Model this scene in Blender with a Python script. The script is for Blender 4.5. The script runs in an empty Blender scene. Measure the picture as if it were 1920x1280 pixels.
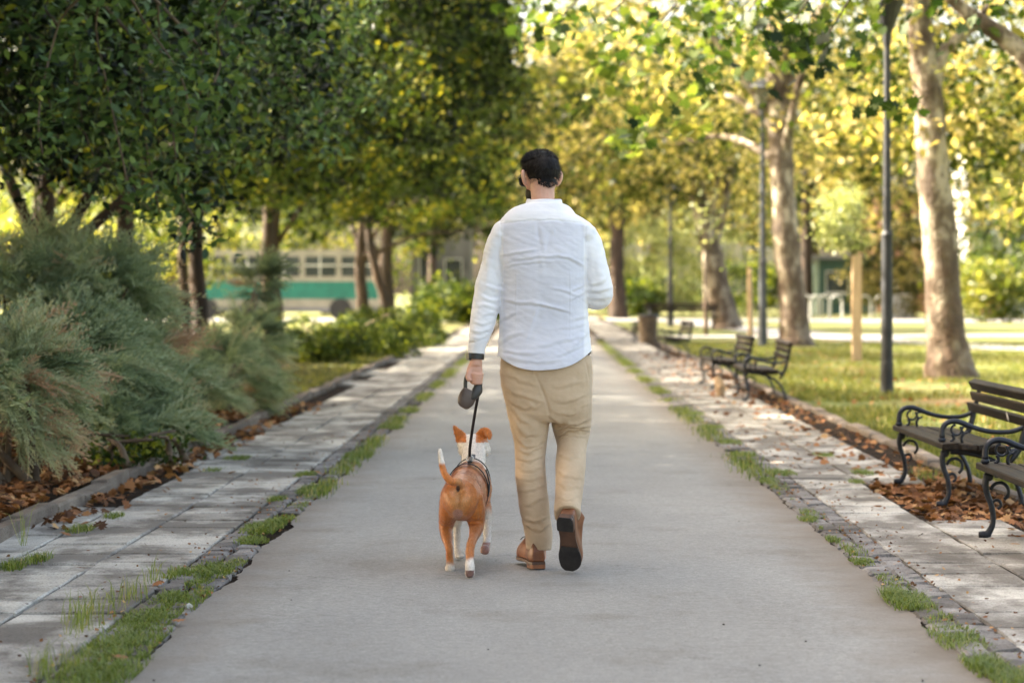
import bpy, math, random
import numpy as np
from mathutils import Vector, Matrix, noise
sc = bpy.context.scene
C = sc.collection
F, H, HX, HY = 4533.0, 1.233, 1013.0, 546.0      # focal length in photo pixels, eye height, vanishing point

# ------------------------------------------------------------------ camera, sky, sun, exposure
cam_d = bpy.data.cameras.new('camera'); cam = bpy.data.objects.new('camera', cam_d); C.objects.link(cam)
cam.location = (0, 0, H); cam.rotation_euler = (math.radians(90), 0, 0)
cam_d.sensor_width = 36; cam_d.lens = 85; cam_d.shift_x = -53/1920; cam_d.shift_y = -94/1920
cam_d.clip_start = 0.1; cam_d.clip_end = 2000
cam_d.dof.use_dof = True; cam_d.dof.focus_distance = 10.7; cam_d.dof.aperture_fstop = 2.9
sc.camera = cam
SUN_EL, SUN_AZ = math.radians(38), math.radians(101)   # light travels towards +X and a little towards the camera
w = bpy.data.worlds.new('World'); sc.world = w; w.use_nodes = True
nt = w.node_tree; bg = nt.nodes['Background']
sky = nt.nodes.new('ShaderNodeTexSky'); sky.sky_type = 'NISHITA'; sky.sun_disc = False
sky.sun_elevation = SUN_EL; sky.sun_rotation = math.radians(180) + SUN_AZ
sky.air_density = .7; sky.dust_density = 6; sky.ozone_density = .4
tint = nt.nodes.new('ShaderNodeMixRGB'); tint.blend_type = 'MULTIPLY'; tint.inputs[0].default_value = 1; tint.inputs[2].default_value = (1.11, 1.0, .80, 1)   # warm white balance multiplied into the sky colour
nt.links.new(sky.outputs[0], tint.inputs[1]); nt.links.new(tint.outputs[0], bg.inputs[0]); bg.inputs[1].default_value = 0.11
sd = bpy.data.lights.new('sun', 'SUN'); sd.energy = 3.6; sd.angle = math.radians(0.55); sd.color = (1, 0.92, 0.76)
sun = bpy.data.objects.new('sun', sd); C.objects.link(sun)
dv = Vector((math.cos(SUN_EL)*math.sin(SUN_AZ), math.cos(SUN_EL)*math.cos(SUN_AZ), -math.sin(SUN_EL)))
sun.rotation_euler = dv.to_track_quat('-Z', 'Y').to_euler(); sun.location = (-20, -10, 30)
sc.view_settings.view_transform = 'Standard'; sc.view_settings.look = 'None'
sc.view_settings.exposure = 3.3; sc.view_settings.gamma = 1

# ------------------------------------------------------------------ helpers
def tag(o, label=None, cat=None, group=None, kind=None):
    if label: o['label'] = label
    if cat: o['category'] = cat
    if group: o['group'] = group
    if kind: o['kind'] = kind
    return o
def thing(name, label, cat, loc=(0, 0, 0), group=None, rz=0):
    o = bpy.data.objects.new(name, None); C.objects.link(o); o.location = loc; o.rotation_euler = (0, 0, rz)
    o.empty_display_size = .2
    return tag(o, label, cat, group)
def link(name, me, m, parent=None, shift=True, smooth=False):
    """world-space mesh; when parented, vertices move into the parent's frame"""
    o = bpy.data.objects.new(name, me); C.objects.link(o)
    if m is not None and len(me.materials) == 0: me.materials.append(m)
    if parent is not None:
        o.parent = parent
        if shift:
            l = parent.location; p = parent.parent
            off = Vector(l)
            while p is not None: off += p.location; p = p.parent
            me.transform(Matrix.Translation(-off))
    if smooth: me.shade_smooth()
    return o
def copy_tree(o, parent=None):
    c = o.copy(); C.objects.link(c); c.parent = parent
    for ch in list(o.children): copy_tree(ch, c)
    return c
def npmesh(name, v, f, attr=None):
    """v (n,3); f (m,k) equal-sided faces"""
    me = bpy.data.meshes.new(name); v = np.asarray(v, np.float32); f = np.asarray(f, np.int32)
    k = f.shape[1]
    me.vertices.add(len(v)); me.vertices.foreach_set('co', v.ravel())
    me.loops.add(f.size); me.loops.foreach_set('vertex_index', f.ravel())
    me.polygons.add(len(f)); me.polygons.foreach_set('loop_start', np.arange(len(f), dtype=np.int32)*k)
    me.update(calc_edges=True)
    if attr is not None:
        a = me.attributes.new('rnd', 'FLOAT', 'FACE'); a.data.foreach_set('value', np.asarray(attr, np.float32))
    return me
class MB:
    def __init__(s): s.v = []; s.f = []
    def add(s, vs, fs):
        n = len(s.v); s.v += [tuple(p) for p in vs]; s.f += [tuple(i+n for i in q) for q in fs]
    def box(s, c, d, ch=0.0, rot=None):
        x, y, z = d[0]/2, d[1]/2, d[2]/2
        if ch <= 0:
            vs = [(-x,-y,-z),(x,-y,-z),(x,y,-z),(-x,y,-z),(-x,-y,z),(x,-y,z),(x,y,z),(-x,y,z)]
            fs = [(3,2,1,0),(4,5,6,7),(0,1,5,4),(1,2,6,5),(2,3,7,6),(3,0,4,7)]
        else:
            vs = []; fs = []
            for zz, k in ((-z, ch), (-z+ch, 0), (z-ch, 0), (z, ch)):
                vs += [(-x+k,-y+k,zz),(x-k,-y+k,zz),(x-k,y-k,zz),(-x+k,y-k,zz)]
            for r in range(3):
                for i in range(4):
                    j = (i+1) % 4; fs.append((r*4+i, r*4+j, r*4+4+j, r*4+4+i))
            fs += [(3,2,1,0),(12,13,14,15)]
        vs = [Vector(p) for p in vs]
        if rot is not None: vs = [rot @ p for p in vs]
        s.add([p+Vector(c) for p in vs], fs)
    def rings(s, R, caps=True, closed=False):
        """R: list of rings (equal vertex count)"""
        n = len(R[0]); vs = [p for r in R for p in r]; fs = []
        m = len(R)
        for a in range(m if closed else m-1):
            b = (a+1) % m
            for i in range(n):
                j = (i+1) % n; fs.append((a*n+i, a*n+j, b*n+j, b*n+i))
        if caps and not closed:
            fs.append(tuple(range(n))[::-1]); fs.append(tuple((m-1)*n+i for i in range(n)))
        s.add(vs, fs)
    def tube(s, pts, rad, seg=10, ref=(0, 1, 0), sq=2.0, sub=0, wob=0.0, caps=True):
        """swept tube; rad entries r or (ru, rv) with v along ref"""
        pts = [Vector(p) for p in pts]
        rad = [(r, r) if not hasattr(r, '__len__') else tuple(r) for r in rad]
        if sub: pts, rad = smooth_path(pts, rad, sub)
        R = []; ref = Vector(ref).normalized(); n = len(pts)
        for i, p in enumerate(pts):
            t = (pts[min(i+1, n-1)]-pts[max(i-1, 0)]).normalized()
            u = t.cross(ref)
            if u.length < 1e-3: u = t.cross(Vector((1, 0.01, 0)))
            u.normalize(); v = u.cross(t).normalized()
            ring = []
            for k in range(seg):
                a = 2*math.pi*k/seg; ca, sa = math.cos(a), math.sin(a)
                ex = 2.0/sq
                x = math.copysign(abs(ca)**ex, ca)*rad[i][0]; y = math.copysign(abs(sa)**ex, sa)*rad[i][1]
                q = p+u*x+v*y
                if wob: q += (q-p)*wob*(noise.noise(q*3.0)+.6*noise.noise(q*9.0))
                ring.append(q)
            R.append(ring)
        s.rings(R, caps)
    def ell(s, c, r, seg=20, rot=None):
        R = []; c = Vector(c)
        for i in range(1, seg//2):
            t = math.pi*i/(seg//2); ring = []
            for k in range(seg):
                a = 2*math.pi*k/seg
                q = Vector((math.sin(t)*math.cos(a)*r[0], math.sin(t)*math.sin(a)*r[1], -math.cos(t)*r[2]))
                if rot is not None: q = rot @ q
                ring.append(c+q)
            R.append(ring)
        s.rings(R)
    def mesh(s, name):
        me = bpy.data.meshes.new(name); me.from_pydata([tuple(p) for p in s.v], [], s.f); me.update(); return me
    def build(s, name, m, parent=None, smooth=False, shift=True):
        return link(name, s.mesh(name), m, parent, shift, smooth)
def smooth_path(pts, rad, sub):
    P, Q = [], []; n = len(pts)
    for i in range(n-1):
        p0, p1, p2, p3 = pts[max(i-1, 0)], pts[i], pts[i+1], pts[min(i+2, n-1)]
        for k in range(sub):
            t = k/sub
            P.append(0.5*((2*p1)+(p2-p0)*t+(2*p0-5*p1+4*p2-p3)*t*t+(3*p1-p0-3*p2+p3)*t**3))
            Q.append(tuple(rad[i][j]*(1-t)+rad[i+1][j]*t for j in range(2)))
    P.append(pts[-1]); Q.append(rad[-1]); return P, Q
def remesh(mb, vox, smooth=2):
    me = mb.mesh('tmp'); o = bpy.data.objects.new('tmp', me); ts = bpy.data.scenes.new('tmp'); ts.collection.objects.link(o)
    md = o.modifiers.new('r', 'REMESH'); md.mode = 'VOXEL'; md.voxel_size = vox
    if smooth:
        ms = o.modifiers.new('s', 'SMOOTH'); ms.factor = .5; ms.iterations = smooth
    vl = ts.view_layers[0]; vl.update(); dg = vl.depsgraph
    out = bpy.data.meshes.new_from_object(o.evaluated_get(dg)); bpy.data.objects.remove(o); bpy.data.meshes.remove(me); bpy.data.scenes.remove(ts)
    return out
def G(px, py, z=0.0):
    Z = (H-z)*F/(py-HY); return Vector(((px-HX)/F*Z, Z, z))
def at(px, py, Z): return Vector(((px-HX)/F*Z, Z, H-(py-HY)/F*Z))

# ------------------------------------------------------------------ materials
def newmat(name):
    m = bpy.data.materials.new(name); m.use_nodes = True; n = m.node_tree
    return m, n, n.nodes['Principled BSDF'], n.nodes['Material Output']
def ramp(n, stops):
    r = n.nodes.new('ShaderNodeValToRGB'); e = r.color_ramp.elements
    while len(e) < len(stops): e.new(.5)
    for el, (p, c) in zip(e, stops): el.position = p; el.color = (*c, 1) if len(c) == 3 else c
    return r
def texnoise(n, scale, detail=4, rough=.55, vec=None, coord='Object', stretch=None):
    t = n.nodes.new('ShaderNodeTexNoise'); t.inputs['Scale'].default_value = scale
    t.inputs['Detail'].default_value = detail; t.inputs['Roughness'].default_value = rough
    tc = n.nodes.new('ShaderNodeTexCoord'); src = tc.outputs[coord]
    if coord == 'World':
        pass
    if stretch:
        mp = n.nodes.new('ShaderNodeMapping'); mp.inputs['Scale'].default_value = stretch
        n.links.new(src, mp.inputs[0]); src = mp.outputs[0]
    n.links.new(src, t.inputs['Vector']); return t
def worldpos(n):
    return n.nodes.new('ShaderNodeNewGeometry').outputs['Position']
def mix(n, a, b, fac, typ='MIX'):
    x = n.nodes.new('ShaderNodeMixRGB'); x.blend_type = typ
    for i, s in ((0, fac), (1, a), (2, b)):
        if isinstance(s, (int, float)): x.inputs[i].default_value = s
        elif isinstance(s, tuple): x.inputs[i].default_value = (*s, 1)
        else: n.links.new(s, x.inputs[i])
    return x.outputs[0]
def bump(n, b, src, strength, dist=.01, prev=None):
    bp = n.nodes.new('ShaderNodeBump'); bp.inputs['Strength'].default_value = strength; bp.inputs['Distance'].default_value = dist
    n.links.new(src, bp.inputs['Height'])
    if prev is not None: n.links.new(prev, bp.inputs['Normal'])
    n.links.new(bp.outputs[0], b.inputs['Normal']); return bp.outputs[0]
def simple(name, c1, c2, scale=4, rough=.7, bs=0.3, bscale=40, bd=.005, stretch=None, spec=None, rnd=0.0, metal=0, world=False):
    m, n, b, o = newmat(name)
    t = texnoise(n, scale, 5, stretch=stretch); r = ramp(n, [(.35, c1), (.65, c2)]); n.links.new(t.outputs[0], r.inputs[0])
    col = r.outputs[0]
    if world: n.links.new(worldpos(n), t.inputs['Vector'])
    if rnd:
        oi = n.nodes.new('ShaderNodeObjectInfo'); rr = ramp(n, [(0, (1-rnd,)*3), (1, (1+rnd*.4,)*3)]); n.links.new(oi.outputs['Random'], rr.inputs[0])
        col = mix(n, col, rr.outputs[0], 1.0, 'MULTIPLY')
    n.links.new(col, b.inputs['Base Color']); b.inputs['Roughness'].default_value = rough
    b.inputs['Metallic'].default_value = metal
    if spec is not None: b.inputs['Specular IOR Level'].default_value = spec
    if bs:
        t2 = texnoise(n, bscale, 4, stretch=stretch); bump(n, b, t2.outputs[0], bs, bd)
    return m
def leafmat(name, stops, trans=.45, rough=.45, spec=.4, tint=1.5):
    m, n, b, o = newmat(name)
    at_ = n.nodes.new('ShaderNodeAttribute'); at_.attribute_name = 'rnd'
    r = ramp(n, stops); n.links.new(at_.outputs['Fac'], r.inputs[0])
    n.links.new(r.outputs[0], b.inputs['Base Color']); b.inputs['Roughness'].default_value = rough
    b.inputs['Specular IOR Level'].default_value = spec
    tr = n.nodes.new('ShaderNodeBsdfTranslucent')
    c = mix(n, r.outputs[0], (1.0*tint, 1.0*tint, .55*tint), 1.0, 'MULTIPLY'); n.links.new(c, tr.inputs[0])
    ms = n.nodes.new('ShaderNodeMixShader'); ms.inputs[0].default_value = trans
    n.links.new(b.outputs[0], ms.inputs[1]); n.links.new(tr.outputs[0], ms.inputs[2]); n.links.new(ms.outputs[0], o.inputs[0])
    return m
M = {}
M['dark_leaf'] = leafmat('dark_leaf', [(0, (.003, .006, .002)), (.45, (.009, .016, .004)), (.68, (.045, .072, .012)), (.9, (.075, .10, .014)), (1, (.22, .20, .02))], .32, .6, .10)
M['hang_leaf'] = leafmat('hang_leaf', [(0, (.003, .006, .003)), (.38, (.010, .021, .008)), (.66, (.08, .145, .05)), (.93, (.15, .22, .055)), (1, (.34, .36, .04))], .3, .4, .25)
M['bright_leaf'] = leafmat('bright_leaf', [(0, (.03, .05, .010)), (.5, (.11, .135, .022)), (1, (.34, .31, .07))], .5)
M['plane_leaf'] = leafmat('plane_leaf', [(0, (.010, .018, .004)), (.34, (.032, .048, .008)), (.62, (.13, .135, .028)), (1, (.46, .37, .16))], .5, .5, .2)
M['plane_near'] = leafmat('plane_near', [(0, (.008, .020, .005)), (.4, (.035, .062, .010)), (.75, (.13, .165, .028)), (1, (.29, .27, .07))], .4, .5, .2)
M['plane_brown'] = leafmat('plane_brown', [(0, (.010, .016, .004)), (.4, (.04, .046, .011)), (1, (.27, .22, .085))], .4, .5, .15)
M['willow_leaf'] = leafmat('willow_leaf', [(0, (.10, .13, .05)), (.6, (.24, .26, .12)), (1, (.40, .40, .21))], .5)
M['shrub_leaf'] = leafmat('shrub_leaf', [(0, (.014, .026, .006)), (.6, (.04, .065, .010)), (1, (.20, .22, .02))], .3, .6, .15)
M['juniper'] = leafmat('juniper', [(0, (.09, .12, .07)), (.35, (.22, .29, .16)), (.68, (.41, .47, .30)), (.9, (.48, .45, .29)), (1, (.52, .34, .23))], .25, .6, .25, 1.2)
M['weed'] = leafmat('weed', [(0, (.06, .10, .02)), (.5, (.15, .21, .04)), (.85, (.26, .28, .07)), (1, (.36, .29, .13))], .35)
M['lawn'] = leafmat('lawn', [(0, (.05, .07, .010)), (.6, (.125, .145, .02)), (1, (.28, .24, .06))], .35)
M['litter'] = leafmat('litter', [(0, (.06, .028, .014)), (.4, (.19, .08, .033)), (.8, (.36, .165, .065)), (1, (.48, .30, .14))], .15, .7, .2, 1)
M['bark_dark'] = simple('bark_dark', (.014, .009, .006), (.06, .036, .022), 6, .9, .9, 14, .03, (1, 1, .25))
M['stem'] = simple('stem', (.06, .04, .025), (.14, .1, .06), 8, .9, .3, 30)
def plane_bark():
    m, n, b, o = newmat('plane_bark')
    t = texnoise(n, 3.2, 6, .6, stretch=(1, 1, .55)); r = ramp(n, [(.36, (.05, .032, .02)), (.44, (.085, .06, .037)), (.52, (.15, .115, .075)), (.60, (.42, .36, .26)), (.72, (.10, .085, .057))])
    v = n.nodes.new('ShaderNodeTexVoronoi'); v.inputs['Scale'].default_value = 5.5
    tc = n.nodes.new('ShaderNodeTexCoord'); mp = n.nodes.new('ShaderNodeMapping'); mp.inputs['Scale'].default_value = (1, 1, .45)
    n.links.new(tc.outputs['Object'], mp.inputs[0])
    ad = n.nodes.new('ShaderNodeVectorMath'); ad.operation = 'ADD'; n.links.new(mp.outputs[0], ad.inputs[0])
    t3 = texnoise(n, 4, 3); n.links.new(t3.outputs['Color'], ad.inputs[1]); n.links.new(ad.outputs[0], v.inputs['Vector'])
    n.links.new(t.outputs[0], r.inputs[0])
    hs = n.nodes.new('ShaderNodeSeparateXYZ'); n.links.new(tc.outputs['Object'], hs.inputs[0])
    hr = ramp(n, [(0, (1, 1, 1)), (1, (0, 0, 0))]); mr = n.nodes.new('ShaderNodeMapRange'); mr.inputs[1].default_value = .3; mr.inputs[2].default_value = 3.2
    n.links.new(hs.outputs[2], mr.inputs[0]); n.links.new(mr.outputs[0], hr.inputs[0])
    rough_c = mix(n, (.03, .018, .011), (.12, .068, .04), v.outputs['Distance'])
    fac = n.nodes.new('ShaderNodeMath'); fac.operation = 'MULTIPLY'; fac.inputs[1].default_value = .6; n.links.new(hr.outputs[0], fac.inputs[0])
    c = mix(n, r.outputs[0], rough_c, fac.outputs[0])
    n.links.new(c, b.inputs['Base Color']); b.inputs['Roughness'].default_value = .85
    bump(n, b, v.outputs['Distance'], .7, .03)
    return m
M['plane_bark'] = plane_bark()
def path_mat():
    m, n, b, o = newmat('path_concrete')
    p = worldpos(n)
    def N(s, d=4, st=None):
        t = n.nodes.new('ShaderNodeTexNoise'); t.inputs['Scale'].default_value = s; t.inputs['Detail'].default_value = d; t.inputs['Roughness'].default_value = .6
        if st:
            mp = n.nodes.new('ShaderNodeMapping'); mp.inputs['Scale'].default_value = st; n.links.new(p, mp.inputs[0]); n.links.new(mp.outputs[0], t.inputs['Vector'])
        else: n.links.new(p, t.inputs['Vector'])
        return t.outputs[0]
    a = ramp(n, [(.3, (.245, .238, .222)), (.7, (.325, .317, .295))]); n.links.new(N(.9, 6, (1, .45, 1)), a.inputs[0])
    g = ramp(n, [(.3, (.66, .66, .66)), (.48, (1, 1, 1)), (.72, (1.2, 1.2, 1.2))]); n.links.new(N(260, 2), g.inputs[0])
    c = mix(n, a.outputs[0], g.outputs[0], 1, 'MULTIPLY')
    g3 = ramp(n, [(.35, (.9, .9, .89)), (.65, (1.06, 1.06, 1.06))]); n.links.new(N(22, 4), g3.inputs[0])
    g4 = ramp(n, [(.38, (.84, .84, .83)), (.5, (1, 1, 1)), (.66, (1.1, 1.1, 1.1))]); n.links.new(N(75, 3), g4.inputs[0]); c = mix(n, c, g4.outputs[0], 1, 'MULTIPLY')
    c = mix(n, c, g3.outputs[0], 1, 'MULTIPLY')
    # worn brownish grime along the edges and a few patches
    sx = n.nodes.new('ShaderNodeSeparateXYZ'); n.links.new(p, sx.inputs[0])
    ab = n.nodes.new('ShaderNodeMath'); ab.operation = 'ABSOLUTE'; n.links.new(sx.outputs[0], ab.inputs[0])
    ad = n.nodes.new('ShaderNodeMath'); ad.operation = 'ADD'; n.links.new(ab.outputs[0], ad.inputs[0])
    nm = n.nodes.new('ShaderNodeMath'); nm.operation = 'MULTIPLY'; nm.inputs[1].default_value = .5; n.links.new(N(2.5, 5), nm.inputs[0]); n.links.new(nm.outputs[0], ad.inputs[1])
    e = ramp(n, [(0, (0, 0, 0)), (1, (1, 1, 1))]); mr = n.nodes.new('ShaderNodeMapRange'); mr.inputs[1].default_value = 1.3; mr.inputs[2].default_value = 1.75
    n.links.new(ad.outputs[0], mr.inputs[0]); n.links.new(mr.outputs[0], e.inputs[0])
    c = mix(n, c, (.19, .155, .12), e.outputs[0])
    sp = ramp(n, [(.74, (0, 0, 0)), (.77, (.6, .6, .6))]); n.links.new(N(38, 2), sp.inputs[0])
    c = mix(n, c, (.13, .115, .10), sp.outputs[0])
    vd = n.nodes.new('ShaderNodeTexVoronoi'); vd.feature = 'DISTANCE_TO_EDGE'; vd.inputs['Scale'].default_value = .55
    av = n.nodes.new('ShaderNodeVectorMath'); av.operation = 'MULTIPLY_ADD'; tw = n.nodes.new('ShaderNodeTexNoise'); tw.inputs['Scale'].default_value = 3; tw.inputs['Detail'].default_value = 6; n.links.new(p, tw.inputs['Vector'])
    n.links.new(tw.outputs['Color'], av.inputs[0]); av.inputs[1].default_value = (.9, .9, .9); n.links.new(p, av.inputs[2]); n.links.new(av.outputs[0], vd.inputs['Vector'])
    cr = ramp(n, [(0, (1, 1, 1)), (.006, (0, 0, 0))]); n.links.new(vd.outputs['Distance'], cr.inputs[0])
    cm = ramp(n, [(.52, (0, 0, 0)), (.6, (.55, .55, .55))]); n.links.new(N(.35, 3), cm.inputs[0])
    c = mix(n, c, (.10, .09, .08), mix(n, cr.outputs[0], cm.outputs[0], 1, 'MULTIPLY'))
    st_ = ramp(n, [(.55, (1, 1, 1)), (.68, (.84, .825, .80))]); n.links.new(N(1.7, 6), st_.inputs[0]); c = mix(n, c, st_.outputs[0], 1, 'MULTIPLY')
    n.links.new(c, b.inputs['Base Color']); b.inputs['Roughness'].default_value = .88; b.inputs['Specular IOR Level'].default_value = .3
    x = bump(n, b, N(220, 3), .35, .004); bump(n, b, N(6, 4), .25, .02, x)
    return m
M['path'] = path_mat()
def slab_mat(name, c1, c2, dirt=(.07, .058, .048), lo=.50, hi=.60):
    m, n, b, o = newmat(name); p = worldpos(n)
    def N(s, d=4, st=None):
        t = n.nodes.new('ShaderNodeTexNoise'); t.inputs['Scale'].default_value = s; t.inputs['Detail'].default_value = d; t.inputs['Roughness'].default_value = .62
        if st:
            mp = n.nodes.new('ShaderNodeMapping'); mp.inputs['Scale'].default_value = st; n.links.new(p, mp.inputs[0]); n.links.new(mp.outputs[0], t.inputs['Vector'])
        else: n.links.new(p, t.inputs['Vector'])
        return t.outputs[0]
    a = ramp(n, [(.35, c1), (.65, c2)]); n.links.new(N(3, 5), a.inputs[0])
    oi = n.nodes.new('ShaderNodeObjectInfo'); rr = ramp(n, [(0, (.62, .61, .60)), (.4, (.88, .87, .86)), (1, (1.1, 1.1, 1.08))]); n.links.new(oi.outputs['Random'], rr.inputs[0])
    c = mix(n, a.outputs[0], rr.outputs[0], 1, 'MULTIPLY')
    s = ramp(n, [(.36, (.5, .49, .48)), (.47, (1, 1, 1)), (.7, (1.15, 1.15, 1.15))]); n.links.new(N(120, 3), s.inputs[0])
    c = mix(n, c, s.outputs[0], 1, 'MULTIPLY')
    d = ramp(n, [(lo, (0, 0, 0)), (hi, (1, 1, 1))]); n.links.new(N(2.3, 8, (1, .6, 1)), d.inputs[0])
    f = n.nodes.new('ShaderNodeMath'); f.operation = 'MULTIPLY'; f.inputs[1].default_value = .72; n.links.new(d.outputs[0], f.inputs[0])
    c = mix(n, c, dirt, f.outputs[0])
    n.links.new(c, b.inputs['Base Color']); b.inputs['Roughness'].default_value = .9; b.inputs['Specular IOR Level'].default_value = .25
    x = bump(n, b, N(130, 3), .5, .006); bump(n, b, N(14, 4), .4, .015, x)
    return m
M['slab'] = slab_mat('slab_concrete', (.385, .37, .335), (.54, .52, .47), lo=.43, hi=.56)
M['cobble'] = slab_mat('cobble_stone', (.17, .16, .155), (.30, .285, .27), (.06, .05, .04), .45, .62)
M['kerb'] = slab_mat('kerb_stone', (.14, .115, .095), (.23, .195, .16), (.07, .05, .04), .5, .65)
M['soil'] = simple('soil', (.010, .007, .005), (.042, .028, .019), 9, .95, 1.0, 40, .03, world=True, spec=.08)
def lawn_ground():
    m, n, b, o = newmat('lawn_ground'); p = worldpos(n)
    t = n.nodes.new('ShaderNodeTexNoise'); t.inputs['Scale'].default_value = .5; t.inputs['Detail'].default_value = 8; n.links.new(p, t.inputs['Vector'])
    r = ramp(n, [(.3, (.07, .085, .018)), (.45, (.10, .125, .02)), (.58, (.13, .12, .03)), (.7, (.20, .13, .06))]); n.links.new(t.outputs[0], r.inputs[0])
    n.links.new(r.outputs[0], b.inputs['Base Color']); b.inputs['Roughness'].default_value = .95
    t2 = n.nodes.new('ShaderNodeTexNoise'); t2.inputs['Scale'].default_value = 25; n.links.new(p, t2.inputs['Vector']); bump(n, b, t2.outputs[0], .8, .03)
    return m
M['ground'] = lawn_ground()
M['asphalt'] = simple('asphalt', (.22, .21, .2), (.30, .29, .28), 2, .9, .3, 60, world=True)
M['iron'] = simple('cast_iron', (.010, .012, .018), (.028, .032, .042), 12, .42, .25, 60, .002, metal=.3)
M['wood'] = simple('bench_wood', (.007, .0055, .004), (.042, .028, .017), 5, .6, .6, 30, .003, stretch=(9, .6, 9), rnd=.5, spec=.2)
M['post'] = simple('lamp_paint', (.010, .011, .013), (.024, .026, .03), 6, .6, .1, 40)
M['post_grey'] = simple('lamp_grey', (.035, .04, .047), (.06, .066, .075), 6, .5, .1, 40)
M['lamp_glass'] = simple('lamp_glass', (.16, .15, .12), (.24, .22, .18), 3, .3, 0)
M['stake'] = simple('stake_wood', (.38, .25, .13), (.6, .43, .26), 4, .8, .4, 30, .004, stretch=(8, 8, .6))
M['steel'] = simple('rack_steel', (.5, .5, .5), (.65, .65, .64), 6, .35, 0, metal=.5)
M['cream'] = simple('cream_paint', (.20, .19, .15), (.28, .26, .21), 2, .6, 0)
M['white'] = simple('white_render', (.46, .45, .42), (.6, .59, .56), 1, .8, 0)
M['grey_wall'] = simple('grey_render', (.09, .09, .095), (.17, .17, .18), .6, .85, 0)
M['teal'] = simple('teal_paint', (.006, .10, .076), (.009, .14, .105), 2, .45, 0)
M['dark_glass'] = simple('dark_glass', (.015, .02, .022), (.05, .06, .065), 1, .12, 0)
M['rubber'] = simple('black_rubber', (.012, .012, .012), (.025, .025, .025), 9, .7, 0)
M['dull_teal'] = simple('dull_teal', (.02, .055, .045), (.035, .08, .066), 2, .5, 0)
M['red'] = simple('red_paint', (.6, .03, .02), (.7, .05, .03), 3, .4, 0)
M['brick'] = simple('brick_wall', (.3, .14, .1), (.42, .22, .17), 2, .85, 0)

# ------------------------------------------------------------------ ground, path, paving
def sheet(name, xs, ys, z, m, jitter=0, edge=None, kind='structure'):
    V = []; 
    for y in ys:
        for i, x in enumerate(xs):
            xx = x
            if edge and i in (0, len(xs)-1): xx += edge*(noise.noise(Vector((x*5, y*1.3, 0)))+.6*noise.noise(Vector((x*5, y*6, 3)))+.3*noise.noise(Vector((x, y*19, 7))))
            V.append((xx, y, z+jitter*noise.noise(Vector((x*.7, y*.5, 1)))))
    n = len(xs); F_ = [(r*n+i, r*n+i+1, (r+1)*n+i+1, (r+1)*n+i) for r in range(len(ys)-1) for i in range(n-1)]
    me = bpy.data.meshes.new(name); me.from_pydata(V, [], F_); o = link(name, me, m); tag(o, kind=kind); return o
PL, PR, CL, CR, KL, KR = -1.338, 1.445, -1.60, 1.665, -2.73, 2.86
ground = sheet('ground', np.linspace(-400, 400, 9), np.linspace(-60, 900, 9), -.05, M['ground'])
ys = list(np.arange(-4, 30, .05))+list(np.arange(30, 131, 1.0))
path = sheet('path', [PL, -1.0, -.5, 0, .5, 1.0, PR], ys, 0.0, M['path'], 0, .045)
for v in path.data.vertices: v.co.z = .012*(1-abs(v.co.x/1.4)**2)-.012 + .003*noise.noise(Vector((v.co.x*2, v.co.y, 0)))
bedl = sheet('left_pavement', [KL-.06, CL, PL+.1], [-4, 20, 60, 130], -.022, M['soil'])
bedr = sheet('right_pavement', [PR-.1, CR, KR+.06], [-4, 20, 60, 130], -.022, M['soil'])
soil = sheet('planting_bed', np.linspace(-9, KL-.1, 24), np.arange(-4, 42, .35), 0, M['soil'])
for v in soil.data.vertices: v.co.z = .02+.05*noise.noise(v.co*1.3)+.03*min(1.5, max(0, KL-.1-v.co.x))
# road and lawn paths across the park
sheet('road', [-90, 0, 90], [100, 112], .004-.03, M['asphalt'])
def ribbon(name, pts, wid, z, m):
    V = []; 
    for i, (x, y) in enumerate(pts):
        a = pts[max(i-1, 0)]; b_ = pts[min(i+1, len(pts)-1)]; t = Vector((b_[0]-a[0], b_[1]-a[1])).normalized(); n_ = Vector((-t.y, t.x))*wid/2
        V += [(x+n_.x, y+n_.y, z), (x-n_.x, y-n_.y, z)]
    me = bpy.data.meshes.new(name); me.from_pydata(V, [], [(2*i+1, 2*i, 2*i+2, 2*i+3)[::-1] for i in range(len(pts)-1)])
    return tag(link(name, me, m), kind='structure')
ribbon('lawn_path', [(16, 38), (12.5, 46), (10.5, 54), (8.8, 62), (7.6, 72), (6.8, 84), (6, 101)], 2.1, -.018, M['asphalt'])
ribbon('cross_path', [(PR, 66.5), (5, 67), (10, 68), (20, 69)], 2.4, -.013, M['asphalt'])
rs = random.Random(5)
def block_mesh(name, sx, sy, h, ch, seed):
    r = random.Random(seed); mb = MB(); mb.box((0, 0, 0), (sx, sy, h), ch)
    mb.v = [(x+r.uniform(-1, 1)*ch*.6, y+r.uniform(-1, 1)*ch*.6, z+(r.uniform(-1, 1)*ch*.35 if z > 0 else 0)) for x, y, z in mb.v]
    return mb.mesh(name)
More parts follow.
